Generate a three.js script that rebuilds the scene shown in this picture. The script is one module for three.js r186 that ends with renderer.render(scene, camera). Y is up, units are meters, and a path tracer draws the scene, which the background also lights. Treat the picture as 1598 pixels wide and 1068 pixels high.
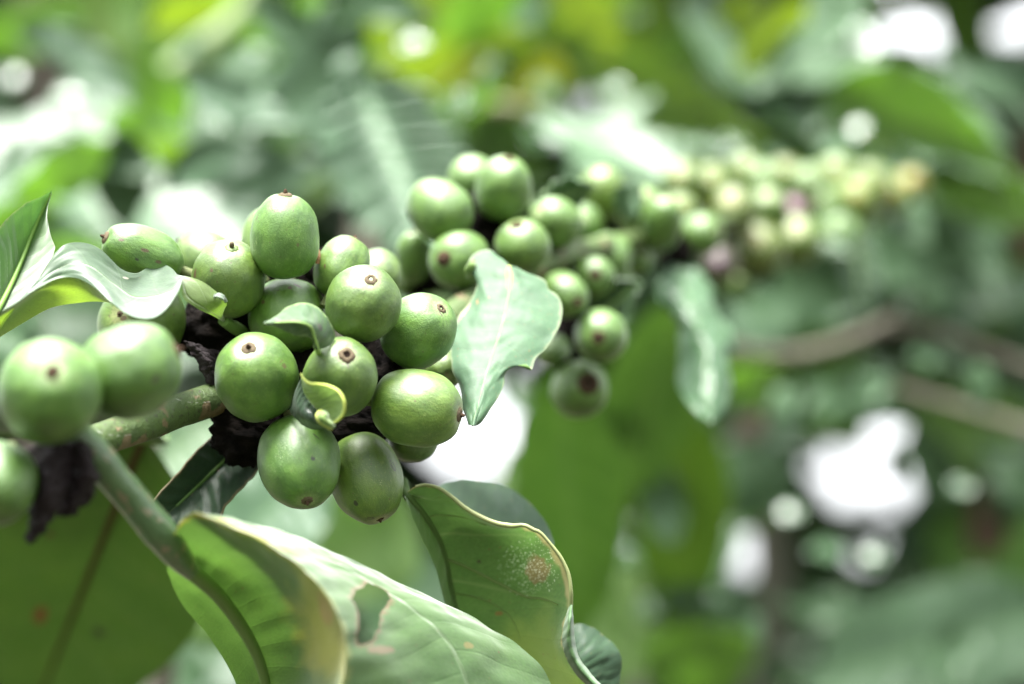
import * as THREE from 'three';
import { ImprovedNoise } from 'three/addons/math/ImprovedNoise.js';
import { mergeGeometries } from 'three/addons/utils/BufferGeometryUtils.js';

// ------------------------------------------------------------------ camera, sky, sun, exposure
const PITCH = 12 * Math.PI / 180, EYE = new THREE.Vector3(0, 1.35, 0), FOCAL = 3428, CX = 799, CY = 534;
const scene = new THREE.Scene();
const camera = new THREE.PerspectiveCamera(2 * Math.atan(534 / FOCAL) * 180 / Math.PI, 1598 / 1068, 0.01, 400);
camera.position.copy(EYE); camera.rotation.set(PITCH, 0, 0); camera.updateMatrixWorld(true);
camera.focus = 0.389;
camera.userData.fStop = camera.getFocalLength() / 11.6;         // an aperture 11.6 mm across
const renderer = new THREE.WebGLRenderer({ antialias: true });
renderer.setSize(1024, 684);
renderer.toneMapping = THREE.LinearToneMapping;
renderer.toneMappingExposure = 11.5;
renderer.shadowMap.enabled = true;

{ // even overcast sky: three times as bright overhead as at the horizon
  const W = 256, H = 128, d = new Float32Array(W * H * 4);
  for (let y = 0; y < H; y++) for (let x = 0; x < W; x++) {
    const el = (y + 0.5) / H * Math.PI - Math.PI / 2, s = Math.max(0, Math.sin(el)), o = (y * W + x) * 4;
    const L = el > 0 ? 0.31 * (1 + 2 * s) / 2 : 0.012;
    d[o] = L * 0.97; d[o + 1] = L; d[o + 2] = L * 1.02; d[o + 3] = 1;
  }
  const t = new THREE.DataTexture(d, W, H, THREE.RGBAFormat, THREE.FloatType);
  t.mapping = THREE.EquirectangularReflectionMapping; t.magFilter = THREE.LinearFilter; t.needsUpdate = true;
  scene.background = t; scene.environment = t;
}
const sun = new THREE.DirectionalLight(0xfffdf8, 1.5);
sun.position.set(-0.16, 0.9, 0.36).normalize().multiplyScalar(6).add(new THREE.Vector3(0, 1.4, -0.4));
sun.target.position.set(0, 1.4, -0.4);
sun.castShadow = true; sun.shadow.radius = 44; sun.shadow.mapSize.set(2048, 2048);
Object.assign(sun.shadow.camera, { left: -2, right: 2, top: 2, bottom: -2, near: 0.1, far: 14 });
scene.add(sun, sun.target);

// ------------------------------------------------------------------ helpers
const V = (x, y, z) => new THREE.Vector3(x, y, z);
const MM = 0.001, CAM = camera.matrixWorld.clone();
const RIGHT = V(1, 0, 0).transformDirection(CAM), UPV = V(0, 1, 0).transformDirection(CAM), BACK = V(0, 0, 1).transformDirection(CAM);
// a point of the place: where the line of sight through pixel x, y is D millimetres deep
const at = (x, y, D) => V((x - CX) / FOCAL * D * MM, -(y - CY) / FOCAL * D * MM, -D * MM).applyMatrix4(CAM);
const rng = (seed) => { let s = seed >>> 0; return () => { s = (s + 0x6d2b79f5) | 0; let t = Math.imul(s ^ (s >>> 15), 1 | s); t = (t + Math.imul(t ^ (t >>> 7), 61 | t)) ^ t; return ((t ^ (t >>> 14)) >>> 0) / 4294967296; }; };
const noise = new ImprovedNoise(), n3 = (x, y, z) => noise.noise(x + 31.7, y + 17.3, z + 5.1);
const fbm = (x, y, z, o = 3) => { let s = 0, a = 0.5; for (let i = 0; i < o; i++) { s += a * n3(x, y, z); x *= 2.03; y *= 2.03; z *= 2.03; a *= 0.5; } return s; };
const clamp = (x, a = 0, b = 1) => Math.min(b, Math.max(a, x)), sm = (a, b, x) => { const t = clamp((x - a) / (b - a)); return t * t * (3 - 2 * t); };
const mix = (a, b, t) => a + (b - a) * t, mix3 = (a, b, t) => [mix(a[0], b[0], t), mix(a[1], b[1], t), mix(a[2], b[2], t)];
const taken = {};
const numbered = (n) => { const k = taken[n] = (taken[n] ?? -1) + 1; return k ? n + '_' + String(k).padStart(3, '0') : n; };
function tag(o, label, category, group, kind) {
  if (label) o.userData.label = label; if (category) o.userData.category = category;
  if (group) o.userData.group = group; if (kind) o.userData.kind = kind; return o;
}
function thing(name, pos, label, category, group) { const g = new THREE.Group(); g.name = numbered(name); g.position.copy(pos); scene.add(g); g.updateMatrixWorld(true); return tag(g, label, category, group); }
// a part whose geometry is given in the place's own coordinates, hung under a thing, part or nothing
function part(name, geo, mat, parent, label) {
  const m = new THREE.Mesh(geo, mat); m.name = parent ? name : numbered(name); m.castShadow = m.receiveShadow = true;
  if (parent) { const w = V(0, 0, 0).applyMatrix4(parent.matrixWorld); geo.translate(-w.x, -w.y, -w.z); parent.add(m); m.updateMatrixWorld(true); } else scene.add(m);
  if (label) m.userData.label = label; return m;
}
function dataTexture(W, H, fn, srgb = true) {                   // fn(u, v) gives [r, g, b, a] linear 0..1; stored as sRGB
  const d = new Uint8Array(W * H * 4), e = (c) => srgb ? (c <= 0.0031308 ? 12.92 * c : 1.055 * Math.pow(c, 1 / 2.4) - 0.055) : c;
  for (let y = 0; y < H; y++) for (let x = 0; x < W; x++) {
    const c = fn((x + 0.5) / W, (y + 0.5) / H), o = (y * W + x) * 4;
    for (let k = 0; k < 3; k++) d[o + k] = clamp(Math.round(e(clamp(c[k])) * 255), 0, 255);
    d[o + 3] = c[3] === undefined ? 255 : Math.round(clamp(c[3]) * 255);
  }
  const t = new THREE.DataTexture(d, W, H, THREE.RGBAFormat); if (srgb) t.colorSpace = THREE.SRGBColorSpace;
  t.magFilter = THREE.LinearFilter; t.minFilter = THREE.LinearMipmapLinearFilter; t.generateMipmaps = true; t.wrapS = t.wrapT = THREE.RepeatWrapping; t.needsUpdate = true; return t;
}
const curve = (pts) => new THREE.CatmullRomCurve3(pts, false, 'centripetal');
// tube with a radius that varies along it, lumpy by `lump`
function taperTube(pts, rad, seg = 40, sides = 14, lump = 0, freq = 200, seed = 0) {
  const c = curve(pts), F = c.computeFrenetFrames(seg, false), pos = [], uv = [], idx = [];
  const ra = Array.isArray(rad) ? (t) => { const f = t * (rad.length - 1), i = Math.min(rad.length - 2, Math.floor(f)); return mix(rad[i], rad[i + 1], f - i); } : () => rad;
  const L = c.getLength();
  for (let i = 0; i <= seg; i++) {
    const t = i / seg, p = c.getPointAt(t), r0 = ra(t) * MM;
    for (let j = 0; j <= sides; j++) {
      const a = (j % sides) / sides * Math.PI * 2, d = F.normals[i].clone().multiplyScalar(Math.cos(a)).addScaledVector(F.binormals[i], Math.sin(a));
      const q = p.clone().addScaledVector(d, r0), k = lump ? 1 + lump * fbm(q.x * freq + seed, q.y * freq, q.z * freq, 3) : 1;
      q.copy(p).addScaledVector(d, r0 * k); pos.push(q.x, q.y, q.z); uv.push(j / sides * ra(t) * 6.28 / 20, t * L / 0.02);
    }
  }
  for (let i = 0; i < seg; i++) for (let j = 0; j < sides; j++) { const a = i * (sides + 1) + j, b = a + sides + 1; idx.push(a, a + 1, b, b, a + 1, b + 1); }
  for (const end of [0, seg]) { const p = c.getPointAt(end / seg), k = pos.length / 3; pos.push(p.x, p.y, p.z); uv.push(0, 0); for (let j = 0; j < sides; j++) { const a = end * (sides + 1) + j; end ? idx.push(k, a, a + 1) : idx.push(k, a + 1, a); } }
  const g = new THREE.BufferGeometry(); g.setAttribute('position', new THREE.Float32BufferAttribute(pos, 3)); g.setAttribute('uv', new THREE.Float32BufferAttribute(uv, 2)); g.setIndex(idx); g.computeVertexNormals(); return g;
}
function lumpGeo(p, r, seed, rough = 0.35, detail = 5) {        // crumbly lump: r = [x, y, z] radii in mm in the camera's axes
  const s = new THREE.SphereGeometry(1, detail * 8, detail * 6), P = s.attributes.position;
  for (let i = 0; i < P.count; i++) {
    const v = V().fromBufferAttribute(P, i), k = 1 + rough * fbm(v.x * 2.1 + seed, v.y * 2.1, v.z * 2.1, 4) * 1.6 + rough * 0.25 * n3(v.x * 14 + seed, v.y * 14, v.z * 14);
    v.multiplyScalar(k); const q = p.clone().addScaledVector(RIGHT, v.x * r[0] * MM).addScaledVector(UPV, v.y * r[1] * MM).addScaledVector(BACK, v.z * r[2] * MM);
    P.setXYZ(i, q.x, q.y, q.z);
  }
  s.computeVertexNormals(); return s;
}

// ------------------------------------------------------------------ leaf surfaces
const veinsAt = (u, v, nv, ph) => {                             // [side vein, midrib, height]: u across 0..1 with the midrib at 0.5, v from base to tip
  const s = Math.abs(u - 0.5) * 2, p = v * nv - 0.9 * Math.pow(s, 1.25) + (u > 0.5 ? 0.42 : 0) + ph + 0.12 * n3(u * 3, v * 4, ph), f = p - Math.floor(p), d = Math.min(f, 1 - f);
  return [(1 - sm(0.0, 0.05, d)) * (1 - 0.65 * s), 1 - sm(0.012, 0.03, s), -Math.cos(f * 6.2832)];
};
const ridge = (x, y, z) => 1 - Math.min(1, Math.abs(n3(x, y, z)) * 7);
function edgeDist(poly, u, v) {                                 // distance to a polygon in u, v; negative inside
  let d = 1e9, inside = false;
  for (let i = 0, j = poly.length - 1; i < poly.length; j = i++) {
    const [ax, ay] = poly[i], [bx, by] = poly[j], t = clamp(((u - ax) * (bx - ax) + (v - ay) * (by - ay)) / ((bx - ax) ** 2 + (by - ay) ** 2 + 1e-12));
    d = Math.min(d, Math.hypot(u - ax - t * (bx - ax), v - ay - t * (by - ay)));
    if ((ay > v) !== (by > v) && u < (bx - ax) * (v - ay) / (by - ay) + ax) inside = !inside;
  }
  return inside ? -d : d;
}
function leafTexture(o, W = 256, H = 512) {
  const { base, dark, vein, rib, nv = 9, ph = 0.2, marks = [], veinK = 0.3, rim, hole, yellow, speck = 0.3, seed = 1 } = o;
  return dataTexture(W, H, (u, v) => {
    const [sv, mr] = veinsAt(u, v, nv, ph), s = Math.abs(u - 0.5) * 2;
    let c = mix3(base, dark, clamp(0.5 + 1.1 * fbm(u * 4 + seed, v * 7, seed, 4)));
    const k = 1 + 0.16 * n3(u * 60, v * 110, seed) + 0.1 * n3(u * 120, v * 230, seed); c = c.map((x) => x * k);
    c = mix3(c, vein, 0.16 * ridge(u * 16 + seed, v * 28, 3) + 0.1 * ridge(u * 34, v * 60 + seed, 9));
    c = mix3(c, vein, veinK * sv); c = mix3(c, rib ?? vein, mr);
    if (yellow) for (const [yu, yv, ru, rv, col] of yellow) { const d = Math.hypot((u - yu) / ru, (v - yv) / rv) + 0.35 * fbm(u * 9, v * 12, seed + 4, 3); c = mix3(c, col, 0.85 * (1 - sm(0.45, 1, d))); }
    if (n3(u * 45 + seed, v * 85, 40 + seed) > 0.72 - speck * 0.3) c = mix3(c, [0.16, 0.09, 0.035], 0.7 * sm(0.5, 0.72, n3(u * 45 + seed, v * 85, 40 + seed) + 0.1));
    for (const m of marks) {
      const d = Math.hypot((u - m.u) / m.ru, (v - m.v) / m.rv) + 0.5 * fbm(u * 30, v * 40, m.u * 90, 3);
      if (m.dots) { const q = n3(u * 150, v * 190, 77); if (d < 1.4 && q > 0.22 + 0.18 * d) c = mix3(c, m.color, 0.9); } else c = mix3(c, m.color, (m.k ?? 0.9) * (1 - sm(0.75, 1.0, d)));
    }
    if (rim) c = mix3(c, rim, sm(0.93, 0.985, s + 0.05 * n3(u * 20, v * 30, seed)));
    let a = 1;
    if (hole) for (const h of hole) {
      const d = edgeDist(h, u + 0.012 * fbm(u * 30, v * 30, 2, 3), v + 0.012 * fbm(u * 30, v * 30, 7, 3));
      if (d < 0) a = 0; else c = mix3(c, [0.2, 0.12, 0.05], 0.9 * (1 - sm(0.004, 0.016, d + 0.012 * n3(u * 70, v * 70, 2))));
    }
    return [...c, a];
  });
}
const UP = { base: [0.04, 0.105, 0.032], dark: [0.025, 0.07, 0.024], vein: [0.085, 0.17, 0.055], rib: [0.1, 0.19, 0.055] };
const UN = { base: [0.085, 0.185, 0.017], dark: [0.06, 0.15, 0.013], vein: [0.12, 0.21, 0.04], rib: [0.11, 0.19, 0.04] };
const leafBump = dataTexture(256, 512, (u, v) => { const [sv, mr, h] = veinsAt(u, v, 9, 0.2), s = Math.abs(u - 0.5) * 2; const z = 0.5 + 0.2 * h * (1 - s * 0.6) - 0.16 * sv - 0.3 * mr + 0.1 * fbm(u * 14, v * 26, 2, 3) + 0.06 * n3(u * 80, v * 150, 5); return [z, z, z]; }, false);
const tex = {};
const texOf = (key, make) => tex[key] ?? (tex[key] = make());
function leafMaterial(map, { coat = 0.8, coatRough = 0.45, through = 0.3, bump = 0.0003, tint = 0xffffff, alpha = false } = {}) {
  const m = new THREE.MeshPhysicalMaterial({ map, color: tint, roughness: 1, transmission: through, clearcoat: coat, clearcoatRoughness: coatRough, bumpMap: leafBump, bumpScale: bump, side: THREE.DoubleSide });
  if (alpha) m.alphaTest = 0.5; return m;
}
const upTex = () => texOf('up', () => leafTexture({ ...UP, seed: 1 })), unTex = () => texOf('un', () => leafTexture({ ...UN, seed: 2 }));
const mats = {};
function matsFor(kind, tintU = [1, 1, 1], tintL = tintU, opt = {}) {
  const key = kind + tintU + '/' + tintL + JSON.stringify(opt);
  return mats[key] ?? (mats[key] = [leafMaterial(upTex(), { ...opt, tint: new THREE.Color().setRGB(...tintU) }), leafMaterial(unTex(), { ...opt, coat: (opt.coat ?? 0.8) * 0.35, coatRough: 0.5, tint: new THREE.Color().setRGB(...tintL) })]);
}
// One sheet between rails (curves of pixel, pixel, depth from base to tip). us: where each rail lies across the leaf. face: which side of the leaf the camera sees, 0 upper, 1 lower.
const grid = (rails, us, n, m) => {
  const R = rails.map((r) => curve(r.map((p) => Array.isArray(p) ? at(...p) : p)).getSpacedPoints(n)), P = [], U = [];
  us = us ?? R.map((_, i) => i / (R.length - 1));
  for (let i = 0; i <= n; i++) {
    const row = R.length > 2 && R[0][i].distanceTo(R[R.length - 1][i]) > 1e-6 ? curve(R.map((r) => r[i].clone())) : null;
    for (let j = 0; j <= m; j++) { const w = j / m, f = w * (R.length - 1), k = Math.min(R.length - 2, Math.floor(f)); P.push(row ? row.getPoint(w) : R[k][i].clone().lerp(R[k + 1][i], f - k)); U.push([mix(us[k], us[k + 1], f - k), i / n]); }
  }
  return [P, U];
};
// where on a sheet (u, v) the picture's point x, y lies
function uvAt({ rails, us, v0 = 0, v1 = 1 }, x, y) {
  const [P, U] = grid(rails, us, 60, 40); let best = 1e9, at0, p0;
  P.forEach((p, i) => { const e = p.clone().sub(EYE), z = -e.dot(BACK), d = Math.hypot(CX + e.dot(RIGHT) / z * FOCAL - x, CY - e.dot(UPV) / z * FOCAL - y); if (d < best) { best = d; at0 = U[i]; p0 = p; } });
  return { u: at0[0], v: mix(v0, v1, at0[1]), p: p0.clone().addScaledVector(BACK, 0.00025) };
}
function sheet({ rails, us, face = 0, n = 48, m = 18, wave = 0.4, soft = 0.2, single = false, nv = 9, thick = 0.32, v0 = 0, v1 = 1, ripple = 0.15, seed = 0 }) {
  const [P, U] = grid(rails, us, n, m); U.forEach((q) => { q[1] = mix(v0, v1, q[1]); });
  const id = (i, j) => i * (m + 1) + j, N = P.map(() => V()), tri = [];
  for (let i = 0; i < n; i++) for (let j = 0; j < m; j++) tri.push([id(i, j), id(i, j + 1), id(i + 1, j)], [id(i + 1, j), id(i, j + 1), id(i + 1, j + 1)]);
  const acc = () => { N.forEach((x) => x.set(0, 0, 0)); for (const [a, b, c] of tri) { const x = P[b].clone().sub(P[a]).cross(P[c].clone().sub(P[a])); N[a].add(x); N[b].add(x); N[c].add(x); } N.forEach((x) => x.lengthSq() > 1e-30 ? x.normalize() : x.copy(BACK)); };
  acc();
  let side = 0; for (let i = 0; i < P.length; i++) side += N[i].dot(EYE.clone().sub(P[i]).normalize());
  const sgn = side > 0 ? 1 : -1;
  P.forEach((p, i) => { const [u, v] = U[i], [, , h] = veinsAt(u, v, nv, 0.2), s = Math.abs(u - 0.5) * 2; p.addScaledVector(N[i], sgn * (face ? -1 : 1) * (soft * wave * h * Math.sin(Math.min(1, s * 1.6) * Math.PI * 0.62) + ripple * fbm(u * 5 + seed, v * 9, seed, 2) * 2) * MM); });
  acc();
  const out = [[], []], mk = (off, flip) => {
    const g = new THREE.BufferGeometry(), pos = [], nor = [], uv = [];
    P.forEach((p, i) => { const q = p.clone().addScaledVector(N[i], off); pos.push(q.x, q.y, q.z); nor.push(N[i].x * (flip ? -1 : 1), N[i].y * (flip ? -1 : 1), N[i].z * (flip ? -1 : 1)); uv.push(...U[i]); });
    g.setAttribute('position', new THREE.Float32BufferAttribute(pos, 3)); g.setAttribute('normal', new THREE.Float32BufferAttribute(nor, 3)); g.setAttribute('uv', new THREE.Float32BufferAttribute(uv, 2));
    g.setIndex(tri.flatMap(([a, b, c]) => flip ? [a, c, b] : [a, b, c])); return g;
  };
  if (single) { out[face].push(mk(0, sgn < 0)); return out; }
  const h = thick * MM / 2, front = mk(sgn * h, sgn < 0), back = mk(-sgn * h, sgn > 0);
  // rim joins the two sheets
  const loop = []; for (let j = 0; j < m; j++) loop.push(id(0, j)); for (let i = 0; i < n; i++) loop.push(id(i, m)); for (let j = m; j > 0; j--) loop.push(id(n, j)); for (let i = n; i > 0; i--) loop.push(id(i, 0));
  const rp = [], ru = [], ri = []; loop.forEach((k) => { for (const o of [h, -h]) { const q = P[k].clone().addScaledVector(N[k], o); rp.push(q.x, q.y, q.z); ru.push(...U[k]); } });
  loop.forEach((_, i) => { const a = i * 2, b = ((i + 1) % loop.length) * 2; ri.push(a, b, a + 1, a + 1, b, b + 1); });
  const rim = new THREE.BufferGeometry(); rim.setAttribute('position', new THREE.Float32BufferAttribute(rp, 3)); rim.setAttribute('uv', new THREE.Float32BufferAttribute(ru, 2)); rim.setIndex(ri); rim.computeVertexNormals();
  out[face].push(front, rim); out[1 - face].push(back);
  return out;
}
// a leaf: its sheets joined into one blade, the midrib a sub-part
function leaf(parent, sheets, materials, { rib, ribR = [0.7, 0.2], ribMat, label, stalk, stalkR, rims = [], veins = [] } = {}) {
  const by = new Map(), put = (m, g) => by.set(m, [...(by.get(m) ?? []), g]);
  for (const s of sheets) { const o = sheet(s); o.forEach((gs, k) => gs.forEach((g) => put((s.mats ?? materials)[k], g))); }
  const g = mergeGeometries([...by.values()].map((a) => mergeGeometries(a)), true); materials = [...by.keys()];
  const L = part('leaf', g, materials, parent, label);
  if (rib) part('midrib', taperTube(rib.map((p) => Array.isArray(p) ? at(...p) : p), ribR, 40, 8, 0.08, 300), ribMat ?? ribGreen, L);
  for (const [sh, pts, r] of veins) part('vein', taperTube(pts.map(([x, y]) => uvAt(sh, x, y).p), r, 30, 6, 0.2, 400), veinMat, L);
  for (const [pts, r, m] of rims) part('leaf_rim', taperTube(pts.map((p) => at(...p)), r, 60, 8, 0.3, 400), m, L);
  if (stalk) part('stalk', taperTube(stalk.map((p) => at(...p)), stalkR ?? [1, 0.8], 20, 10, 0.08, 300), ribMat ?? ribGreen, L);
  return L;
}
const plain = (rgb, rough = 0.6, more = {}) => new THREE.MeshPhysicalMaterial({ color: new THREE.Color().setRGB(...rgb), roughness: rough, ...more });
const veinMat = plain([0.15, 0.22, 0.06], 0.6), ribGreen = plain([0.16, 0.27, 0.07], 0.55), ribDark = plain([0.07, 0.13, 0.03], 0.6), ribPale = plain([0.3, 0.42, 0.16], 0.5);
// an ordinary leaf between base and tip (pixel, pixel, depth), width in mm; roll turns the blade about its axis (0 = face on to the camera), bow bends it along, fold closes it along the midrib
function plainLeaf(parent, b, t, width, { roll = 0, up, bow = 0, fold = 0.15, face = 0, mat, wave = 0.9, n = 28, m = 12, label, seed = 0, rib = true, edge = 1.5, ribMat } = {}) {
  const B = at(...b), T = at(...t), ax = T.clone().sub(B), L = ax.length(); ax.normalize();
  const view = EYE.clone().sub(B.clone().lerp(T, 0.5)).normalize(), W0 = ax.clone().cross(view).normalize(), N0 = W0.clone().cross(ax).normalize();
  const Wd = W0.clone().multiplyScalar(Math.cos(roll)).addScaledVector(N0, Math.sin(roll)), Nd = N0.clone().multiplyScalar(Math.cos(roll)).addScaledVector(W0, -Math.sin(roll));
  if (up !== undefined) {                                        // the seen side is turned `up` degrees from the camera towards the zenith
    const a = up * Math.PI / 180, d = view.clone().multiplyScalar(Math.cos(a)).add(V(0, Math.sin(a), 0)); d.addScaledVector(ax, -d.dot(ax)).normalize();
    Nd.copy(d); Wd.copy(ax).cross(d).normalize();
  }
  const K = 9, rails = [[], [], [], [], []], w = width * MM / 2;
  for (let i = 0; i <= K; i++) {
    const s = i / K, c = B.clone().addScaledVector(ax, L * s).addScaledVector(Nd, bow * L * 4 * s * (1 - s));
    const hw = w * Math.pow(Math.sin(Math.PI * Math.pow(s, 0.86)), 0.8) * (s > 0.8 ? 1 - (s - 0.8) * 1.1 : 1) + 0.0006;
    [-1, -0.5, 0, 0.5, 1].forEach((k, r) => rails[r].push(c.clone().addScaledVector(Wd, k * hw).addScaledVector(Nd, Math.abs(k) * fold * hw + (Math.abs(k) === 1 ? edge * MM * n3(s * 6 + seed, k * 3, seed) * 1.6 : 0))));
  }
  return leaf(parent, [{ rails, us: [0, 0.25, 0.5, 0.75, 1], face, n, m, wave, soft: 0.45, single: !!face, ripple: 0.3, seed }], mat ?? matsFor('plain'), { rib: rib ? rails[2] : null, ribR: [1.0, 0.25], label, ribMat });
}

// ------------------------------------------------------------------ fruit
const G0 = [0.082, 0.172, 0.016], G1 = [0.046, 0.112, 0.01];
function fruitTexture(seed, marks, tone = 0, W = 416, H = 256) {
  return dataTexture(W, H, (u, v) => {
    const th = v * Math.PI, ph = u * 6.2832, x = Math.sin(th) * Math.cos(ph), y = -Math.cos(th), z = Math.sin(th) * Math.sin(ph);
    let c = mix3(G0, G1, clamp(0.5 + 1.9 * fbm(x * 2.4 + seed, y * 2, z * 2.4, 4)));
    c = mix3(c, [0.18, 0.26, 0.07], 0.35 * sm(0.12, 0.5, fbm(x * 9 + seed, y * 7, z * 9, 3)));
    c = mix3(c, [0.21, 0.29, 0.1], 0.5 * sm(0.42, 0.62, n3(x * 42 + seed, y * 42, z * 42)));               // pale pores
    c = mix3(c, [0.05, 0.11, 0.018], 0.4 * sm(0.25, 0.6, n3(x * 13, y * 3 + seed, z * 13)));                 // darker streaks along the fruit
    c = mix3(c, [0.29, 0.34, 0.15], 0.7 * sm(0.87, 0.98, v + 0.04 * n3(x * 20, z * 20, seed)));               // pale round the scar
    const str = n3(Math.cos(ph) * 9, Math.sin(ph) * 9, seed) * sm(0.7, 0.93, v); c = c.map((q) => q * (1 + 0.3 * str));
    c = mix3(c, [0.06, 0.034, 0.014], 0.75 * sm(0.6, 0.68, n3(x * 17 + seed * 3, y * 17, z * 17)));            // small brown flecks
    c = mix3(c, [0.02, 0.026, 0.01], 0.7 * sm(0.66, 0.72, n3(x * 48, y * 48, z * 48 + seed)));
    for (const m of marks) {
      const w = 0.35 * fbm(x * 22 + m.n[0] * 9, y * 22, z * 22, 3);
      const dx = x - m.n[0], dy = y - m.n[1], dz = z - m.n[2], a = dx * m.a[0] + dy * m.a[1] + dz * m.a[2], d2 = dx * dx + dy * dy + dz * dz, b = Math.sqrt(Math.max(0, d2 - a * a));
      if (m.dust) { if (d2 < m.l * m.l && n3(x * 60, y * 60, z * 60) > 0.4) c = mix3(c, m.c, 0.85); } else { const d = Math.hypot(a / m.l, (b + 0.25 * m.l * (m.wig ?? 0) * n3(a * 20, 3, seed)) / m.w) + w; c = mix3(c, m.c, 0.9 * (1 - sm(0.7, 1.05, d))); }
    }
    const t = TONES[tone]; return [c[0] * t[0], c[1] * t[1], c[2] * t[2]];
  });
}
const TONES = [[1, 1, 1]];
const fruitBump = dataTexture(512, 256, (u, v) => { const th = v * Math.PI, ph = u * 6.2832, x = Math.sin(th) * Math.cos(ph), y = -Math.cos(th), z = Math.sin(th) * Math.sin(ph); const h = 0.5 + 0.3 * fbm(x * 7, y * 4, z * 7, 3) + 0.16 * n3(x * 40, y * 40, z * 40) + 0.08 * n3(x * 80, y * 80, z * 80); return [h, h, h]; }, false);
const fruitMaterial = (map, tint = [1, 1, 1]) => new THREE.MeshPhysicalMaterial({ map, color: new THREE.Color().setRGB(...tint), roughness: 0.5, bumpMap: fruitBump, bumpScale: 0.00022, clearcoat: 0.9, clearcoatRoughness: 0.5 });
const sharedFruitTex = [11, 23, 37].map((s) => fruitTexture(s, [], 0, 256, 160)), fruitMats = {};
const scarMat = plain([0.06, 0.038, 0.024], 0.95, { specularIntensity: 0.25 }), scarDark = plain([0.012, 0.008, 0.006], 1, { specularIntensity: 0.1 }), scarPale = plain([0.11, 0.085, 0.055], 0.9, { specularIntensity: 0.25 }), nubGreen = plain([0.1, 0.15, 0.04], 0.6), stalkMat = plain([0.11, 0.13, 0.045], 0.8);
let fruitSeed = 1;
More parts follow.
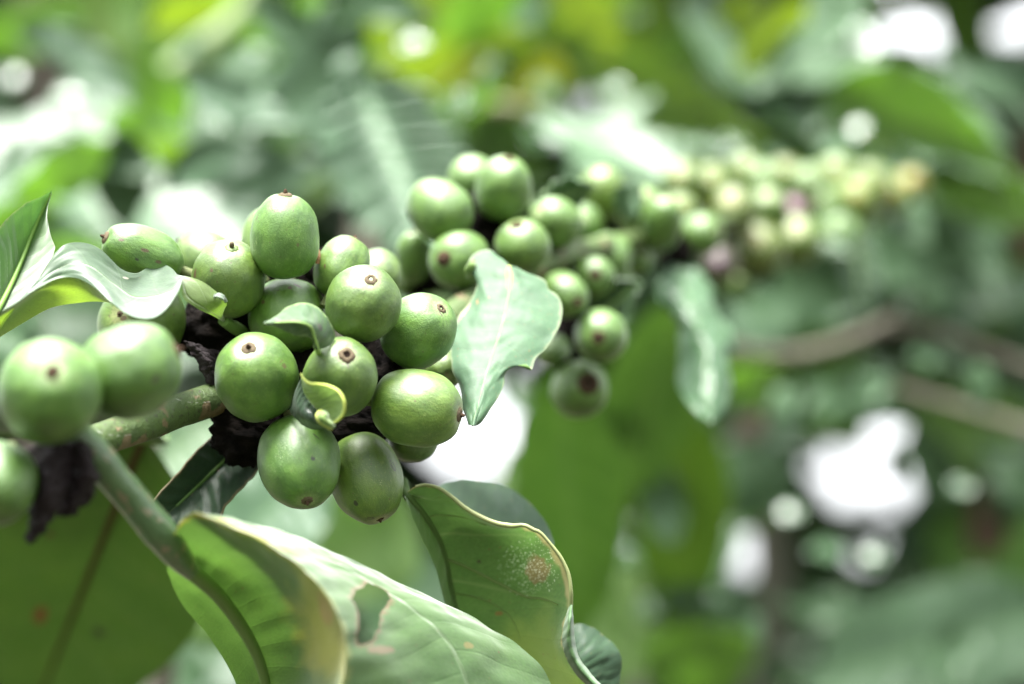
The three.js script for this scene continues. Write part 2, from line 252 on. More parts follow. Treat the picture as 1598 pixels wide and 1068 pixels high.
// x, y, D: centre; b, a: half width and half length in pixels at that depth; cal: [x, y] pixel of the scar; back = true when the scar is on the far side
function cherry({ x, y, D, b, a, cal, back = false, scar = 'ring', ss = 1, marks = [], tint, hero = false, label, group, taper = 0.06, dent, noScar = false, noStalk = false }) {
  const seed = fruitSeed++, R = rng(seed * 977), tv = mix(0.78, 1.14, R()), ty = mix(0.9, 1.2, R()), k = D / FOCAL * MM, C = at(x, y, D), B = b * k, A = a * k;
  let dx = (cal[0] - x) / a, dy = -(cal[1] - y) / a; const l = Math.hypot(dx, dy); if (l > 0.985) { dx *= 0.985 / l; dy *= 0.985 / l; }
  const dz = Math.sqrt(Math.max(0, 1 - dx * dx - dy * dy)) * (back ? -1 : 1);
  // the frame stands on the line of sight through the fruit, so that the scar shows where it should
  const view = EYE.clone().sub(C).normalize(), rx = UPV.clone().cross(view).normalize(), ry = view.clone().cross(rx);
  const Y = rx.clone().multiplyScalar(dx).addScaledVector(ry, dy).addScaledVector(view, dz).normalize();
  let Z = view.clone().addScaledVector(Y, -view.dot(Y)); if (Z.length() < 0.15) Z = ry.clone().addScaledVector(Y, -ry.dot(Y)); Z.normalize();
  const X = Y.clone().cross(Z), local = (p) => V(p.dot(X), p.dot(Y), p.dot(Z));
  const g = thing('coffee_cherry', C, label, 'coffee cherry', group);
  g.quaternion.setFromRotationMatrix(new THREE.Matrix4().makeBasis(X, Y, Z)); g.updateMatrixWorld(true);
  const nt = hero ? 44 : 24, np = hero ? 72 : 36, pos = [], uv = [], idx = [];
  const shape = (th, ph) => { const c = -Math.cos(th), s = Math.sin(th), q = Math.pow(Math.pow(Math.abs(c), 2.25) + Math.pow(s, 2.25), -1 / 2.25), f = 1 - taper * c;
    let w = 1 + 0.075 * fbm(s * Math.cos(ph) * 1.3 + seed * 7.7, c * 1.3, s * Math.sin(ph) * 1.3, 2);
    if (dent) { const e = Math.hypot(s * Math.cos(ph) - dent[0], c - dent[1], s * Math.sin(ph) - dent[2]); w *= 1 - dent[3] * Math.exp(-e * e / 0.09); }
    const pole = 1 - 0.03 * Math.exp(-((1 - c) * (1 - c)) / 0.004);
    return V(B * s * Math.cos(ph) * q * f * w, A * c * q * w * pole, B * s * Math.sin(ph) * q * f * w); };
  for (let i = 0; i <= nt; i++) for (let j = 0; j <= np; j++) { const v = i / nt, u = j / np, p = shape(v * Math.PI, (j % np) / np * 6.283185307); pos.push(p.x, p.y, p.z); uv.push(u, v); }
  for (let i = 0; i < nt; i++) for (let j = 0; j < np; j++) { const p = i * (np + 1) + j, q = p + np + 1; if (i) idx.push(p, q, p + 1); if (i < nt - 1) idx.push(p + 1, q, q + 1); }
  const geo = new THREE.BufferGeometry(); geo.setAttribute('position', new THREE.Float32BufferAttribute(pos, 3)); geo.setAttribute('uv', new THREE.Float32BufferAttribute(uv, 2)); geo.setIndex(idx); geo.computeVertexNormals();
  { const N = geo.attributes.normal, n = V(), o = V(); for (let i = 0; i <= nt; i++) { const p = i * (np + 1), q = p + np; n.fromBufferAttribute(N, p).add(o.fromBufferAttribute(N, q)).normalize(); if (i === 0) n.set(0, -1, 0); if (i === nt) n.set(0, 1, 0); N.setXYZ(p, n.x, n.y, n.z); N.setXYZ(q, n.x, n.y, n.z); if (i === 0 || i === nt) for (let j = 0; j <= np; j++) N.setXYZ(p + j, n.x, n.y, n.z); } }
  let mat;
  if (hero) {
    const mk = marks.map((m) => { const ox = (m.x - x) / b, oy = -(m.y - y) / b, oz = Math.sqrt(Math.max(0.02, 1 - Math.min(0.98, ox * ox + oy * oy)));
      const n = local(rx.clone().multiplyScalar(ox).addScaledVector(ry, oy).addScaledVector(view, oz)); n.y *= b / a; n.normalize();
      const ang = (m.ang ?? 0), dir = local(rx.clone().multiplyScalar(Math.cos(ang)).addScaledVector(ry, Math.sin(ang))); dir.normalize();
      return { n: n.toArray(), a: dir.toArray(), l: m.l / b, w: (m.w ?? m.l) / b, c: m.c ?? [0.06, 0.034, 0.014], dust: m.dust, wig: m.wig }; });
    mat = fruitMaterial(fruitTexture(seed * 5.3, mk), [tv * ty, tv, tv * 0.95]);
  } else { const tk = tint ? tint.join() : ''; const i = seed % 3; mat = fruitMats[i + tk] ?? (fruitMats[i + tk] = fruitMaterial(sharedFruitTex[i], tint)); }
  const add = (name, geo, m, par = g) => { const o = new THREE.Mesh(geo, m); o.name = name; o.castShadow = o.receiveShadow = true; par.add(o); return o; };
  add('skin', geo, mat);
  if (!noScar) {
    const s = ss * 1.05 * MM, prof = { ring: [[0.5, 0.12], [0.62, 0.3], [0.85, 0.36], [1.1, 0.26], [1.32, 0.08], [1.5, -0.15]], nub: [[0.42, 0.3], [0.7, 0.3], [1.0, 0.26], [1.3, 0.1], [1.5, -0.15]] }[scar === 'green' ? 'nub' : scar];
    const lathe = (pts, seg = 22, rough = 0.09) => { const gg = new THREE.LatheGeometry(pts.map(([r, h]) => new THREE.Vector2(r * s, h * s)), seg), P = gg.attributes.position; for (let i = 0; i < P.count; i++) { const q = V().fromBufferAttribute(P, i), a = Math.atan2(q.z, q.x), w = 1 + rough * 2.4 * n3(Math.cos(a) * 2.6 + seed, Math.sin(a) * 2.6, q.y / s); P.setXYZ(i, q.x * w, q.y + rough * s * 1.5 * n3(Math.cos(a) * 3, Math.sin(a) * 3, seed), q.z * w); } gg.computeVertexNormals(); gg.translate(0, A * 0.968 - 0.0 * MM, 0); return gg; };
    const cal = add('calyx', lathe(prof), scar === 'green' ? nubGreen : R() < 0.5 && hero ? scarPale : scarMat);
    add('scar', lathe(scar === 'ring' ? [[0, 0.08], [0.3, 0.1], [0.56, 0.26]] : scar === 'green' ? [[0, 1.35], [0.35, 1.3], [0.5, 0.9], [0.46, 0.2]] : [[0, 1.15], [0.25, 1.05], [0.42, 0.6], [0.5, 0.2]], 14), scar === 'ring' ? scarDark : scar === 'green' ? scarPale : scarMat, cal);
  }
  if (hero && !noStalk) { const st = new THREE.CylinderGeometry(0.9 * MM, 1.2 * MM, 3.5 * MM, 10); st.translate(0, -A - 0.6 * MM, 0); add('stalk', st, stalkMat); }
  return g;
}

// ------------------------------------------------------------------ the setting: ground, far foliage
{
  const map = dataTexture(256, 256, (u, v) => { const k = 0.6 + 0.8 * fbm(u * 8, v * 8, 3, 4); return [0.06 * k + 0.01, 0.045 * k + 0.01, 0.025 * k + 0.006]; }); map.repeat.set(120, 120);
  const g = new THREE.PlaneGeometry(300, 300, 60, 60); g.rotateX(-Math.PI / 2); const P = g.attributes.position; for (let i = 0; i < P.count; i++) P.setY(i, 0.12 * fbm(P.getX(i) * 0.2, 1, P.getZ(i) * 0.2, 2)); g.computeVertexNormals();
  tag(part('ground', g, new THREE.MeshStandardMaterial({ map, roughness: 1 })), 'dark brown soil of the plantation below the branch', 'ground', null, 'structure');
}
// gaps in the foliage through which the bright sky shows: [x, y, radius] as seen
const GAPS = [[738, 690, 60], [1375, 685, 10], [1345, 768, 29], [1430, 762, 11], [1222, 868, 14], [1160, 885, 14], [1420, 55, 24], [1590, 40, 18], [1000, 872, 15], [1365, 568, 7], [1415, 478, 5], [110, 148, 8], [960, 145, 14], [1355, 22, 8], [990, 18, 12], [645, 68, 5], [1140, 228, 6], [780, 90, 8], [835, 200, 8], [10, 120, 10], [1510, 6, 8], [1240, 800, 8], [1360, 875, 8], [940, 775, 8]];
const leafShape = (len, wid, seed) => {
  const pos = [], uv = [], idx = [], n = 8, hw = (s) => wid / 2 * Math.pow(Math.sin(Math.PI * Math.pow(s, 0.85)), 0.8);
  for (let i = 0; i <= n; i++) { const s = i / n; for (let j = 0; j <= 4; j++) { const k = (j - 2) / 2; pos.push(k * hw(s), 0.1 * len * Math.sin(s * 3) * (1 + 0.4 * n3(seed, s, 1)) + Math.abs(k) * hw(s) * 0.25 + 0.02 * len * n3(s * 5, k * 2, seed), (s - 0.5) * len); uv.push(j / 4, s); } }
  for (let i = 0; i < n; i++) for (let j = 0; j < 4; j++) { const a = i * 5 + j, b = a + 5; idx.push(a, b, a + 1, b, b + 1, a + 1); }
  const g = new THREE.BufferGeometry(); g.setAttribute('position', new THREE.Float32BufferAttribute(pos, 3)); g.setAttribute('uv', new THREE.Float32BufferAttribute(uv, 2)); g.setIndex(idx); g.computeVertexNormals(); return g;
};
function foliage(name, label, { count, D0, D1, box, seed, tints, len = [90, 150], gaps = true, through = 0.35, round }) {
  const R = rng(seed), list = [], c = new THREE.Color();
  for (let k = 0, tries = 0; k < count && tries < count * 40; tries++) {
    const D = mix(D0, D1, R()), px = mix(box[0], box[2], R()), py = mix(box[1], box[3], R()), p = at(px, py, D), L = mix(...len, R()) * MM;
    const yaw = R() * 6.283, tilt = mix(-0.5, 0.9, R()), roll = mix(-0.8, 0.8, R());
    const q = new THREE.Quaternion().setFromEuler(new THREE.Euler(tilt, yaw, roll, 'YXZ')), ax = V(0, 0, 1).applyQuaternion(q), ws = V(1, 0, 0).applyQuaternion(q);
    if (gaps) {
      let bad = false;
      for (const sx of [-0.5, -0.25, 0, 0.25, 0.5]) for (const sw of [-0.2, 0, 0.2]) { const e = p.clone().addScaledVector(ax, sx * L).addScaledVector(ws, sw * L).sub(EYE), zz = -e.dot(BACK), ex = CX + e.dot(RIGHT) / zz * FOCAL, ey = CY - e.dot(UPV) / zz * FOCAL; for (const [gx, gy, gr] of GAPS) if (Math.hypot(ex - gx, ey - gy) < gr + 0.05 * L / zz * FOCAL) bad = true; }
      if (bad) continue;
    }
    const t = tints(px, py, R); list.push([p, q, L, t]); k++;
  }
  for (let k = 0; k < (round ?? 0); k++) {                       // unseen leaves beside and behind the camera, placed to darken the fruit from the front
    const az = mix(0.45, 2 * Math.PI - 0.45, R()), el = mix(-0.75, 0.75, R()), r = mix(0.9, 2.2, R()), p = V(-Math.sin(az) * Math.cos(el), Math.sin(el), -Math.cos(az) * Math.cos(el)).multiplyScalar(r).add(EYE);
    list.push([p, new THREE.Quaternion().setFromEuler(new THREE.Euler(mix(-0.5, 0.9, R()), R() * 6.283, mix(-0.8, 0.8, R()), 'YXZ')), mix(...len, R()) * MM, tints(800, 500, R)]);
  }
  const mesh = new THREE.InstancedMesh(leafShape(1, 0.44, seed), leafMaterial(upTex(), { through, coat: 0.9, coatRough: 0.3 }), list.length);
  list.forEach(([p, q, L, t], i) => { mesh.setMatrixAt(i, new THREE.Matrix4().compose(p, q, V(L, L, L))); mesh.setColorAt(i, c.setRGB(...t)); });
  mesh.name = name; mesh.castShadow = mesh.receiveShadow = true; tag(mesh, label, 'foliage', null, 'stuff'); scene.add(mesh); return mesh;
}

// ------------------------------------------------------------------ coffee shrubs behind the branch: each with stems and leaves
const T = (r, g, b, o) => matsFor('plain', [r, g, b], [r, g, b], o);
const woodMat = new THREE.MeshStandardMaterial({ map: dataTexture(128, 256, (u, v) => { const k = 1 + 0.9 * fbm(u * 5, v * 9, 2, 4); return [0.13 * k, 0.118 * k, 0.092 * k]; }), roughness: 0.9 });
const greyWood = plain([0.17, 0.165, 0.14], 0.85, { specularIntensity: 0.4 });
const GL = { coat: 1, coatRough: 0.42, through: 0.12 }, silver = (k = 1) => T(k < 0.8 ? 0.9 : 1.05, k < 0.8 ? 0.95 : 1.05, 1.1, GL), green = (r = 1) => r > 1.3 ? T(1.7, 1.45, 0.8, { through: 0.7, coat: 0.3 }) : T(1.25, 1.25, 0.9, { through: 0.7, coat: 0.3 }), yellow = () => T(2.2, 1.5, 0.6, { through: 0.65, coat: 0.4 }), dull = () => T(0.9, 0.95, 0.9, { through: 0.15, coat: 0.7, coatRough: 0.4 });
function shrubLeaves(shrub, list) { for (const [b, t, w, o] of list) plainLeaf(shrub, b, t, w, { n: 22, m: 10, wave: 1.6, rib: false, edge: 4, seed: b[0] * 0.013 + t[1] * 0.007, ...o }); }
const stemOf = (shrub, pts, r, mat = greyWood, label) => part('stem', taperTube(pts.map((p) => at(...p)), r, 40, 12, 0.12, 60), mat, shrub, label);

const shrubA = thing('coffee_shrub', at(60, 1200, 1000), 'blurred shrub at the upper left with silvery, white and bright green leaves', 'shrub', null);
stemOf(shrubA, [[420, -60, 930], [380, 15, 930], [300, 85, 920], [225, 145, 915]], [5, 5.2, 5], plain([0.2, 0.27, 0.12], 0.7), 'pale grey green slanting stem');
stemOf(shrubA, [[50, -80, 1050], [70, 60, 1050], [95, 200, 1050], [60, 1200, 1000]], [15, 15, 14, 13], plain([0.05, 0.04, 0.03], 0.9), 'dark brown upright stem');
shrubLeaves(shrubA, [
  [[-90, 330, 800], [175, 160, 850], 40, { up: 50, mat: silver(0.9), label: 'broad silvery leaf at the left edge' }],
  [[460, 95, 850], [285, 225, 850], 32, { up: 58, mat: silver(1.2), label: 'shining white triangular leaf' }],
  [[480, 165, 830], [310, 275, 800], 24, { face: 1, up: -30, mat: green(1.1, 1.1, 0.8) }],
  [[350, 260, 900], [215, 130, 900], 27, { up: 35, mat: silver(0.8) }],
  [[300, 225, 800], [155, 270, 790], 15, { face: 1, up: -35, mat: green(1.5, 1.6, 0.5), label: 'small yellow green glowing leaf' }],
  [[190, 390, 780], [85, 215, 830], 28, { up: 40, mat: silver(0.8) }],
  [[380, 410, 760], [170, 250, 800], 40, { up: 38, mat: silver(0.9) }],
  [[555, 110, 760], [690, 440, 700], 46, { up: 40, wave: 7, nv: 6, n: 70, m: 20, mat: T(0.9, 0.95, 1.1, { coat: 1, coatRough: 0.42, through: 0.05 }), label: 'large ribbed blue grey leaf behind the tallest cherry' }],
  [[430, -60, 1000], [210, 110, 1000], 46, { face: 1, up: -45, mat: green(1.9, 1.6, 1.1) }],
  [[130, -60, 1000], [290, 170, 980], 38, { face: 1, up: -45, mat: green(1.6, 1.5, 1.0) }],
  [[250, -40, 980], [420, 160, 960], 34, { face: 1, up: -40, mat: green(1.4, 1.4, 1.0) }],
  [[560, -30, 1000], [410, 120, 980], 40, { face: 1, up: -40, mat: green(1.1, 1.1, 0.8) }],
  [[150, 260, 1000], [330, 420, 980], 36, { up: 10, mat: dull(0.8) }],
  [[-60, 420, 900], [130, 330, 900], 40, { face: 1, up: -20, mat: green(1.0, 1.0, 0.8) }],
  [[420, 300, 900], [330, 440, 880], 34, { up: -5, mat: dull(0.8) }],
  [[120, 180, 1050], [300, 260, 1050], 40, { up: 10, mat: dull(0.7) }],
  [[60, 470, 760], [330, 560, 740], 40, { up: 22, mat: dull(0.8) }],
  [[-60, 470, 580], [72, 570, 570], 17, { up: 5, mat: dull(0.8) }],
  [[520, 60, 1050], [480, 330, 1020], 40, { face: 1, up: -30, mat: green(1.3, 1.3, 0.8) }],
]);
const shrubB = thing('coffee_shrub', at(700, 1250, 1100), 'blurred shrub at the top centre with yellow green and orange leaves', 'shrub', null);
stemOf(shrubB, [[520, 1250, 1100], [540, 700, 1120], [600, 200, 1140], [620, -80, 1150]], [12, 11, 9, 7], woodMat);
stemOf(shrubB, [[620, 190, 900], [700, 175, 890], [780, 165, 880], [850, 178, 880]], [3, 3, 2.6], plain([0.24, 0.24, 0.13], 0.8));
shrubLeaves(shrubB, [
  [[850, -30, 1000], [560, 185, 950], 62, { face: 1, up: -45, mat: yellow(), label: 'big yellow green leaf glowing against the light' }],
  [[560, -60, 1050], [660, 200, 1000], 46, { face: 1, up: -45, mat: yellow() }],
  [[760, 90, 940], [650, 180, 930], 8, { face: 1, up: -40, mat: T(2.6, 1.2, 0.4, { through: 0.6, coat: 0.4 }), label: 'narrow orange yellow leaf' }],
  [[900, 95, 900], [790, 145, 890], 16, { face: 1, up: -30, mat: T(3, 1.5, 0.4, { through: 0.6, coat: 0.4 }), label: 'small bright yellow orange leaf' }],
  [[860, 55, 860], [1210, 235, 810], 30, { face: 1, up: -35, mat: green(1.5, 1.5, 0.6), label: 'long bright green leaf slanting down to the right' }],
  [[780, -50, 1050], [1120, 60, 1000], 44, { face: 1, up: -45, mat: green(1.9, 1.7, 0.7) }],
  [[760, 200, 1000], [900, 60, 1000], 36, { face: 1, up: -35, mat: green(1.2, 1.2, 0.7) }],
  [[880, 10, 1100], [1010, 150, 1080], 30, { up: 50, mat: silver(1.1) }],
  [[680, 170, 1000], [860, 290, 980], 40, { face: 1, up: -25, mat: green(1.2, 1.2, 0.8) }],
  [[1090, 310, 700], [830, 170, 730], 28, { up: 52, mat: silver(1.1), label: 'silver blue leaf behind the pale green fruit' }],
  [[1120, 230, 740], [1000, 250, 730], 16, { up: 58, mat: silver(1.3) }],
  [[620, 180, 1000], [800, 330, 980], 44, { face: 1, up: -20, mat: green(0.9, 0.9, 0.7) }],
]);
const shrubC = thing('coffee_shrub', at(1500, 1200, 1000), 'blurred shrub at the upper right with green and silver white leaves above the far fruit', 'shrub', null);
stemOf(shrubC, [[1500, 1200, 1000], [1560, 700, 1020], [1600, 330, 1010], [1640, 60, 1000]], [10, 9, 8, 7], plain([0.12, 0.07, 0.05], 0.9));
shrubLeaves(shrubC, [
  [[1060, 5, 830], [1190, 165, 820], 17, { up: 50, mat: silver(1.2) }],
  [[1110, 150, 830], [1390, 90, 830], 32, { up: 55, mat: silver(1.4), label: 'wide shining silver white leaf' }],
  [[1230, 215, 820], [1350, 130, 820], 17, { up: 55, mat: silver(1.2) }],
  [[1290, 140, 800], [1570, 250, 770], 40, { face: 1, up: -25, mat: green(0.95, 1.0, 0.6), label: 'broad green leaf with a silver edge at the right' }],
  [[1420, 100, 795], [1580, 235, 775], 11, { up: 58, mat: silver(1.2) }],
  [[1230, 180, 830], [1440, 275, 800], 30, { face: 1, up: -25, mat: green(1.1, 1.1, 0.6) }],
  [[1390, 232, 790], [1620, 285, 760], 11, { up: 60, mat: silver(1.2) }],
  [[1440, 262, 790], [1660, 340, 750], 24, { face: 1, up: -25, mat: green(1.0, 1.1, 0.6) }],
  [[1170, -50, 950], [1420, 30, 930], 30, { face: 1, up: -35, mat: green(1.4, 1.4, 0.8) }],
  [[1650, 120, 900], [1450, 140, 900], 26, { up: 40, mat: silver(1.1) }],
  [[1470, -60, 1000], [1545, 150, 980], 20, { face: 1, up: -20, mat: green(1.3, 1.3, 1) }],
  [[1290, -40, 1000], [1350, 110, 980], 16, { up: 40, mat: silver(1) }],
  [[1360, 110, 1000], [1500, 160, 980], 22, { face: 1, up: -20, mat: green(1.1, 1.1, 0.8) }],
  [[1000, -40, 980], [1220, 60, 950], 34, { face: 1, up: -40, mat: green(1.5, 1.5, 0.8) }],
  [[1320, 250, 760], [1440, 330, 740], 18, { up: 30, mat: dull(1.0) }],
  [[1150, 220, 830], [1260, 300, 820], 26, { up: 45, mat: silver(1.0) }],
  [[1030, 180, 850], [1180, 260, 830], 22, { up: 45, mat: silver(1.0) }],
  [[1260, 240, 900], [1400, 290, 900], 30, { face: 1, up: -10, mat: green(0.8, 0.9, 0.6) }],
]);
const shrubD = thing('coffee_shrub', at(1040, 1250, 780), 'blurred pale and olive leaves hanging below the branch, on a grey stem', 'shrub', null);
stemOf(shrubD, [[1040, 1250, 860], [965, 980, 860], [935, 850, 855], [942, 745, 850], [990, 655, 850], [1050, 560, 860]], [6, 5, 4.5, 4.5, 4, 3], greyWood, 'grey bent stem');
shrubLeaves(shrubD, [
  [[872, 560, 600], [905, 1010, 690], 31, { face: 1, up: -12, wave: 4.5, mat: T(0.7, 0.75, 0.8, { through: 0.25, coat: 0.5 }), label: 'ribbed mid green hanging leaf' }],
  [[1075, 450, 690], [955, 800, 760], 33, { face: 1, up: -14, wave: 3.5, mat: T(1, 1, 1.1, { through: 0.3, coat: 0.4 }), label: 'pale green hanging leaf beside the bent stem' }],
  [[1065, 610, 740], [1060, 985, 820], 34, { face: 1, up: -8, wave: 2, mat: T(0.85, 0.8, 0.5, { through: 0.3, coat: 0.4 }), label: 'olive green hanging leaf' }],
  [[1010, 880, 800], [890, 1110, 780], 34, { face: 1, up: -20, mat: green(1.0, 1.0, 0.9) }],
  [[800, 700, 700], [960, 1100, 690], 36, { face: 1, up: -15, mat: green(0.8, 0.85, 0.7) }],
  [[640, 780, 720], [480, 920, 690], 40, { face: 1, up: -20, mat: green(0.95, 1.0, 0.8), label: 'green leaf under the lowest fruit' }],
  [[700, 860, 760], [570, 1010, 740], 40, { up: 5, mat: dull(0.8) }],
]);
const lowTex = leafTexture({ ...UN, seed: 51, nv: 6, veinK: 0.4, speck: 0.3, marks: [{ u: 0.64, v: 0.6, ru: 0.03, rv: 0.03, color: [0.16, 0.05, 0.015] }, { u: 0.36, v: 0.6, ru: 0.03, rv: 0.016, color: [0.025, 0.02, 0.01] }, { u: 0.72, v: 0.34, ru: 0.02, rv: 0.01, color: [0.1, 0.06, 0.02] }] }), lowLeaf = [leafMaterial(upTex(), { through: 0.05 }), leafMaterial(lowTex, { through: 0.05, coat: 0.2, coatRough: 0.5 })];
const shrubE = thing('coffee_shrub', at(180, 1250, 620), 'blurred shrub at the lower left with a broad dark leaf and teal leaves', 'shrub', null);
stemOf(shrubE, [[240, 1300, 640], [250, 1000, 640], [235, 800, 620], [232, 690, 560]], [5, 4.5, 4, 3], woodMat);
shrubLeaves(shrubE, [
  [[225, 680, 452], [45, 1130, 545], 52, { face: 1, up: -10, wave: 0.5, n: 40, m: 18, edge: 2, mat: lowLeaf, rib: true, ribMat: plain([0.08, 0.06, 0.02], 0.8, { specularIntensity: 0.3 }), label: 'broad green leaf with a brown midrib and a rust spot at the lower left' }],
  [[205, 760, 560], [222, 1000, 540], 17, { face: 1, up: -30, mat: green(1.2, 1.25, 0.5), label: 'bright yellow green leaf edge' }],
  [[340, 900, 720], [150, 1100, 700], 42, { up: 8, mat: dull(0.55) }],
  [[440, 940, 760], [250, 1090, 740], 36, { up: 35, mat: silver(0.75) }],
  [[360, 640, 630], [195, 770, 620], 25, { up: 32, mat: T(1.2, 1.15, 1, { through: 0.3 }), label: 'pale leaf glowing under the thick stem' }],
  [[500, 720, 650], [320, 900, 640], 34, { up: 28, mat: silver(0.75) }],
  [[60, 560, 700], [260, 680, 690], 36, { up: 5, mat: dull(0.6) }],
  [[300, 820, 800], [520, 1100, 780], 50, { up: 5, mat: dull(0.6) }],
  [[260, 860, 620], [380, 1010, 610], 26, { face: 1, up: -10, mat: green(0.7, 0.75, 0.6) }],
]);
const shrubF = thing('coffee_shrub', at(1250, 1300, 1050), 'dark blurred shrub at the lower right with brown twigs and white sky gaps', 'shrub', null);
stemOf(shrubF, [[1190, 1300, 1100], [1195, 1080, 1080], [1205, 900, 1060], [1180, 700, 1050]], [11, 10, 9, 6], greyWood, 'grey upright stem');
stemOf(shrubF, [[1130, 545, 790], [1220, 556, 790], [1290, 545, 792], [1370, 512, 796], [1430, 470, 800]], [2.8, 3, 2.7, 2.4, 2], woodMat, 'brown crooked twig');
stemOf(shrubF, [[1375, 510, 797], [1450, 515, 800], [1530, 545, 805], [1640, 590, 810]], [2, 2.3, 2.3, 2.3], woodMat);
stemOf(shrubF, [[1400, 605, 800], [1520, 642, 800], [1640, 680, 800]], [1.3, 1.7, 1.8], plain([0.3, 0.26, 0.22], 0.8), 'pale slanting twig');
stemOf(shrubF, [[1150, 640, 1030], [1240, 590, 1010], [1310, 550, 1005]], [3, 3, 3], woodMat);
shrubLeaves(shrubF, [
  [[1660, 950, 830], [1230, 1075, 800], 46, { up: 12, wave: 4, mat: T(1, 1.05, 1.05, { through: 0.3, coat: 0.7, coatRough: 0.45 }), label: 'broad pale green leaf at the lower right corner' }],
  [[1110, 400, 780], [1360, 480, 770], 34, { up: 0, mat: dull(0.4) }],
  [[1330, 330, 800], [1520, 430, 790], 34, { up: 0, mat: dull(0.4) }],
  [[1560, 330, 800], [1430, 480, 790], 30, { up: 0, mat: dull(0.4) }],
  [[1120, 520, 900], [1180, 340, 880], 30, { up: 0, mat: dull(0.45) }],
  [[1480, 900, 860], [1650, 1090, 830], 40, { up: 25, mat: dull(1) }],
  [[1190, 640, 870], [1130, 740, 860], 12, { up: 10, mat: T(3.2, 0.75, 1.6, { through: 0.3 }), label: 'small reddish brown leaf' }],
  [[1130, 560, 920], [1330, 660, 900], 36, { face: 1, up: -5, mat: dull() }],
  [[1420, 700, 900], [1620, 640, 900], 34, { face: 1, up: -10, mat: green(0.8, 0.9, 0.6) }],
]);
{ // the rest of this shrub's leaves, in the shade
  const R = rng(77); let k = 0;
  while (k < 46) {
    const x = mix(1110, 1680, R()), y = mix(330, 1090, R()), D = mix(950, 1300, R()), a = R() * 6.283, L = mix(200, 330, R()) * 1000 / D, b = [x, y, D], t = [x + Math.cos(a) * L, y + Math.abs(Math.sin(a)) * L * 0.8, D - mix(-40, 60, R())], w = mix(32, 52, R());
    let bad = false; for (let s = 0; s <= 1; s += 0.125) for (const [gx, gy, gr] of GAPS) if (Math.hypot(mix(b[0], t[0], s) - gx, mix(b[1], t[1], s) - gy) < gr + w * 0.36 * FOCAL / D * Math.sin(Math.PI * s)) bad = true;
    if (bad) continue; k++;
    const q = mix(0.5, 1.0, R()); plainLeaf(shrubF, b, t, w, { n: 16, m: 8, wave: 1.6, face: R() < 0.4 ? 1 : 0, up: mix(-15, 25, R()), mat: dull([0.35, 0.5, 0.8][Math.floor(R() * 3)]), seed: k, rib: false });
  }
}

// small glossy leaves added to stand in for blurred glints and light discs
{ const R = rng(12), spots = { G: [[1250, 690], [1290, 860], [1120, 930], [1180, 980], [1060, 900], [1270, 600], [1390, 590], [1440, 560], [1320, 930], [928, 770], [962, 870], [950, 810]], A: [[108, 148], [12, 240], [540, 95], [500, 130], [300, 75], [340, 190], [530, 150], [20, 120]], B: [[645, 68], [780, 90], [760, 110], [860, 200], [835, 215], [960, 140], [950, 165], [990, 20], [720, 160], [1035, 235], [1050, 130], [850, 135]], C: [[1345, 45], [1355, 75], [1140, 228], [1480, 90], [1210, 245], [1300, 230], [1500, 310], [1340, 200]], F: [[1365, 570], [1415, 478], [1235, 800], [1365, 870], [1480, 560], [1330, 580], [1500, 760], [1310, 480], [1180, 470], [1550, 450]], D: [[1000, 870], [940, 775], [975, 830], [1010, 950], [990, 1000]] };
  for (const [k, sh] of [['A', shrubA], ['B', shrubB], ['C', shrubC], ['F', shrubF], ['D', shrubD], ['G', shrubF]]) for (const [x, y] of spots[k]) { const D = mix(720, 900, R()), a = R() * 6.28, l = mix(16, 30, R()); plainLeaf(sh, [x - Math.cos(a) * l, y - Math.sin(a) * l * 0.6, D], [x + Math.cos(a) * l, y + Math.sin(a) * l * 0.6, D - 4], mix(6, 10, R()), { n: 10, m: 6, up: mix(36, 48, R()), fold: 0.05, rib: false, mat: T(1, 1, 1.1, { coat: 1, coatRough: 0.2, through: 0.1 }), seed: x }); } }

// the many other leaves of these shrubs, seen small and blurred
function scatter(shrub, seed, box, count, D0, D1, kinds, len = [28, 62]) {
  const R = rng(seed); let k = 0, tries = 0;
  while (k < count && tries++ < 4000) {
    const x = mix(box[0], box[2], R()), y = mix(box[1], box[3], R()), D = mix(D0, D1, R()), L = mix(...len, R()) * FOCAL / D, a = R() * 6.283, w = mix(0.32, 0.5, R()) * L * D / FOCAL, b = [x - Math.cos(a) * L / 2, y - Math.sin(a) * L * 0.4, D + mix(-15, 15, R())], t = [x + Math.cos(a) * L / 2, y + Math.sin(a) * L * 0.4, D];
    let bad = false; for (let s = 0; s <= 1; s += 0.2) for (const [gx, gy, gr] of GAPS) if (Math.hypot(mix(b[0], t[0], s) - gx, mix(b[1], t[1], s) - gy) < gr + w * 0.4 * FOCAL / D) bad = true;
    if (bad) continue; k++;
    const [face, u0, u1, mat] = kinds[Math.floor(R() * kinds.length)]; plainLeaf(shrub, b, t, w, { n: 12, m: 6, face, up: mix(u0, u1, R()), wave: 1, mat, seed: seed + k, rib: false, edge: 4, bow: mix(-0.15, 0.2, R()) });
  }
}
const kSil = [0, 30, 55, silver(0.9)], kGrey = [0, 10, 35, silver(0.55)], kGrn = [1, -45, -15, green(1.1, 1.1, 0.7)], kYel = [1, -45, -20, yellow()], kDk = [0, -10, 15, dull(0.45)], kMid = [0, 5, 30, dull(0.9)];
scatter(shrubA, 101, [-40, -20, 560, 200], 26, 760, 1100, [kGrn, kGrn, kYel, kGrey, kSil, kSil, kMid]);
scatter(shrubA, 102, [-40, 150, 430, 470], 28, 680, 1000, [kSil, kGrey, kGrey, kMid, kGrn]);
scatter(shrubB, 103, [520, -20, 1060, 240], 40, 740, 1100, [kGrn, kGrn, kYel, kSil, kSil, kMid]);
